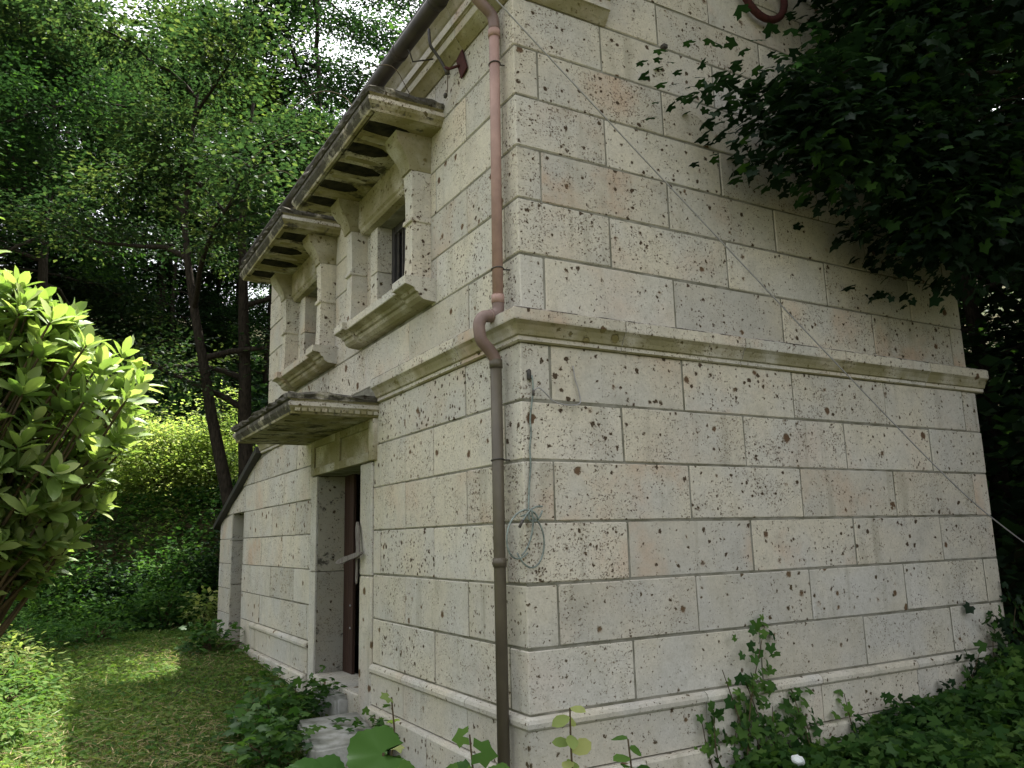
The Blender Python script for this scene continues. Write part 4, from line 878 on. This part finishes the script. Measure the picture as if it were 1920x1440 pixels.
gx = lambda x, y: float(gz(x, y))
st = []
rr = random.Random(8)
for k in range(13):
    x0 = rr.uniform(1.05, 1.75); top = [.30, .02, -.05, -.12, -.15][min(4, k % 5)] if k < 5 else rr.uniform(-.36, -.1); xt = 1.42 + rr.uniform(-.1, .1) if k < 2 else x0 + rr.uniform(-.12, .12)
    z0 = gx(x0, -.1); st.append([(x0, -.12, z0), ((x0 + xt) / 2 + rr.uniform(-.04, .04), -.07, (z0 + top) / 2), (xt, -.04, top)])
climber('climbing_ivy', 'bushy ivy climbing the plinth in the middle of the right wall', st, .062, 90, dens=70, spread=.06)
climber('climbing_ivy', 'thin ivy shoot on the plinth right of the bushy ivy', [[(2.15, -.1, gx(2.15, -.1)), (2.12, -.07, -.3), (2.10, -.05, -.12)], [(2.3, -.1, gx(2.3, -.1)), (2.42, -.08, -.28)]], .06, 91, dens=60)
climber('climbing_ivy', 'dark creeper over the plinth at the far right corner', [[(3.2, -.1, gx(3.2, -.1)), (3.3, -.07, -.2), (3.45, -.06, -.02)], [(3.6, -.1, gx(3.6, -.1)), (3.6, -.07, 0), (3.7, -.06, .18)], [(3.9, -.1, -.3), (3.85, -.08, .05), (3.95, -.07, .3)], [(3.0, -.1, -.4), (3.05, -.08, -.2)]], .075, 92, 'leaf_dark', 90, T_MAP, .09)
climber('climbing_ivy', 'bare thin stem left of the bushy ivy with one leaf', [[(1.05, -.1, gx(1.05, -.1)), (1.03, -.05, -.30), (1.0, -.045, -.12)], [(1.30, -.1, -.4), (1.24, -.05, -.1), (1.17, -.045, .10)]], .05, 93, dens=8, spread=.02)

def stem_plant(name, label, x, y, top, n, leaf, seed, tpl=T_ELL, width=1.6, mat='leaf_ground', lean=(0, 0), rmin=.2):
    r_ = NR(seed); z0 = float(gz(x, y)); m = 8; t = np.linspace(0, 1, m); H = top - z0
    P = np.stack([x + lean[0] * t ** 1.5 + r_.normal(size=m) * .006, y + lean[1] * t ** 1.5 + r_.normal(size=m) * .006, z0 + H * t], -1)
    e = empty(name, (x, y, z0), label, 'plant'); V, F_ = tube_np([P], [np.linspace(.006, .003, m)], 6); link('stem', npmesh('stem', V, F_, smooth=True), M['twig'], e)
    q = np.linspace(rmin, 1, n) * (m - 1); a = np.minimum(q.astype(int), m - 2); C_ = P[a] + (P[a + 1] - P[a]) * (q - a)[:, None]
    for k in range(n):
        an = k * 2.4 + r_.rand(); el = r_.uniform(-.5, .35); D_ = np.array([[np.cos(an), np.sin(an), el]]); N_ = np.array([[-.35, -.75, .75]]) + r_.normal(size=(1, 3)) * .35
        link('leaf', leafmesh('leaf', tpl, C_[k:k + 1], D_, N_, np.array([leaf * r_.uniform(.7, 1.15)]), np.array([r_.uniform(.35, 1)]), width), M[mat], e)
stem_plant('sapling', 'upright sapling with bright oval leaves in front of the corner stones', -.40, -.95, .235, 24, .085, 101, T_ELL, 1.7, 'leaf_bright')
stem_plant('sapling', 'small dark-leaved sapling right of the upright one', -.20, -1.02, .12, 20, .07, 102, T_ELL, 1.9)
stem_plant('sapling', 'leaning weed with toothed leaves in front of the pipe foot', -.62, -.70, .14, 12, .09, 103, T_MAP, 1.0, 'leaf_ground', (-.05, .0))
stem_plant('sapling', 'thin brown stem with few pale leaves left of the pipe', -.80, -.30, .22, 5, .07, 104, T_MAP, 1.0, 'leaf_bright', (0, 0), .6)
def bigleaf(name, label, x, y, parts, seed):
    r_ = NR(seed); z0 = float(gz(x, y)); e = empty(name, (x, y, z0), label, 'plant')
    for (dx, dy, z, s, tilt) in parts:
        top = np.array([x + dx, y + dy, z]); P = np.array([[x, y, z0], [x + dx * .5, y + dy * .5, z0 + (z - z0) * .65], top]); V, F_ = tube_np([P], [np.array([.008, .006, .005])], 6); st_ = link('leaf_stalk', npmesh('leaf_stalk', V, F_, smooth=True), M['twig'], e)
        D_ = np.array([[-.8 + r_.normal() * .3, .35 + r_.normal() * .3, -.05]]); N_ = np.array([[-.35 + r_.normal() * .1, -.75 + r_.normal() * .1, .8]])
        link('leaf', leafmesh('leaf', T_HEART, top[None] - D_ / np.linalg.norm(D_) * s * .28, D_, N_, np.array([s]), np.array([r_.uniform(.5, .9)])), M['leaf_ground'], e)
bigleaf('butterbur', 'plant with one very large round leaf left of the pipe foot', -.98, -.55, [(.03, -.06, .10, .20, .05), (.18, .1, -.04, .14, 0), (-.12, .05, .02, .16, .1)], 111)
bigleaf('butterbur', 'broad-leaved plant at the bottom edge in front of the doorway', -1.25, -.50, [(.08, -.02, .03, .17, 0), (-.06, .06, .0, .15, .1)], 112)
bigleaf('butterbur', 'round-leaved plant under the pipe at the bottom edge', -.62, -.62, [(-.02, .02, -.03, .12, 0), (.12, -.02, -.04, .11, 0)], 113)
def fern(name, label, x, y, n, ln, seed):
    r_ = NR(seed); z0 = float(gz(x, y)); e = empty(name, (x, y, z0), label, 'plant')
    for k in range(n):
        an = k * 6.28 / n + r_.rand(); P = []; 
        for t in np.linspace(0, 1, 9): P.append([x + math.cos(an) * ln * t * .8, y + math.sin(an) * ln * t * .8, z0 + .62 * ln * math.sin(t * 2.2) + .12])
        P = np.array(P); V, F_ = tube_np([P], [np.linspace(.004, .001, 9)], 5); C = []; D = []
        fr = link('frond', npmesh('frond', V, F_, smooth=True), M['twig'], e)
        for i_ in range(26):
            q = .15 + .83 * (i_ // 2) / 13; a = int(q * 8); p = P[a] + (P[min(a + 1, 8)] - P[a]) * (q * 8 - a); s = 1 if i_ % 2 else -1; C.append(p); D.append([-math.sin(an) * s + math.cos(an) * .3, math.cos(an) * s + math.sin(an) * .3, -.15])
        C = np.array(C); D = np.array(D); sz = ln * .28 * np.sin(np.linspace(.5, 3.0, 26)); link('frond_leaflets', leafmesh('frond_leaflets', T_DIA, C, D, np.tile([[0, 0, 1.0]], (26, 1)), sz, r_.uniform(.2, .7, 26), .55), M['leaf_ground'], e)
fern('fern', 'feathery fern at the wall foot between the big leaf and the pipe', -.72, -.42, 7, .30, 121)
for k, (x, y, h, lb) in enumerate(((-.36, 2.75, .42, 'dark broad weeds growing in front of the doorway'), (-.62, 2.35, .30, 'leafy weeds left of the white stone step'), (-.75, 1.75, .26, 'low weeds nearer the camera than the white step'), (-.35, 6.1, .42, 'leafy weeds at the foot of the low wing'), (-.05, 1.72, .28, 'dark ivy tuft against the near door jamb'))):
    shrub('weed_clump', lb, x, y, .26, .24, h * .75, 20, .065, M['leaf_ground'], 130 + k, T_MAP, 'weeds along the foot of the left wall', .07, 12)
lw = ((-2.25, 4.3, .30, 'leaf_lawn', 'bright sunlit leafy clump at the lower left edge of the lawn'), (-2.32, 5.3, .42, 'leaf_bright', 'sunlit leafy weeds at the left edge behind the lowest clump'), (-2.1, 6.9, .36, 'leaf_ground', 'broad-leaved weeds left of the bare patch in the lawn'), (-1.45, 7.6, .26, 'leaf_ground', 'low round-leaved weeds in the middle of the lawn'), (-2.3, 8.3, .5, 'leaf_ground', 'shaded weeds under the leathery bush at the back of the lawn'), (-2.35, 3.3, .24, 'leaf_lawn', 'pale weeds in the bottom left corner'), (-3.2, 5.0, .6, 'leaf_bright', 'tall sunlit weeds beyond the left edge'))
for k, (x, y, h, mt, lb) in enumerate(lw):
    shrub('weed_clump', lb, x, y, .42, .5, h, 60, .065, M[mt], 140 + k, T_ELL, 'weeds at the left side of the lawn', .09, 18)
# pale litter by the ivy
bm = bmesh.new(); bmesh.ops.create_uvsphere(bm, u_segments=12, v_segments=8, radius=1.0)
for v in bm.verts: v.co = Vector((v.co.x * .045, v.co.y * .035, v.co.z * .022 + .004 * math.sin(v.co.x * 9)))
me = bpy.data.meshes.new('litter'); bm.to_mesh(me); bm.free(); o = link('litter', me, M['white'], None, (1.38, -.32, gx(1.38, -.32) + .155)); o.rotation_euler = (.3, .2, .4); tag(o, 'crumpled white scrap lying in the ground ivy', 'litter')
# bare twigs growing from the roof edges of the hoods
tw = empty('dry_twigs', (-.45, 2.0, 3.6), 'thin bare twigs growing off the mossy window hoods', 'twigs')
for P in ([(-.46, 1.25, 3.58), (-.52, 1.35, 3.72), (-.62, 1.6, 3.84), (-.75, 1.9, 3.80)], [(-.46, 1.75, 3.58), (-.60, 1.8, 3.66), (-.80, 2.0, 3.62), (-.95, 2.2, 3.5)], [(-.46, 2.5, 3.58), (-.6, 2.6, 3.70), (-.72, 2.9, 3.75)], [(-.20, .95, 3.6), (-.32, .95, 3.76), (-.42, 1.2, 3.86)]):
    link('twig', tube('twig', smooth_path(P, 5), .0028, M['twig'], None, 5).data, M['twig'], tw) if False else None
    t_ = tube('twig', smooth_path(P, 5), .0028, M['twig'], tw, 5)
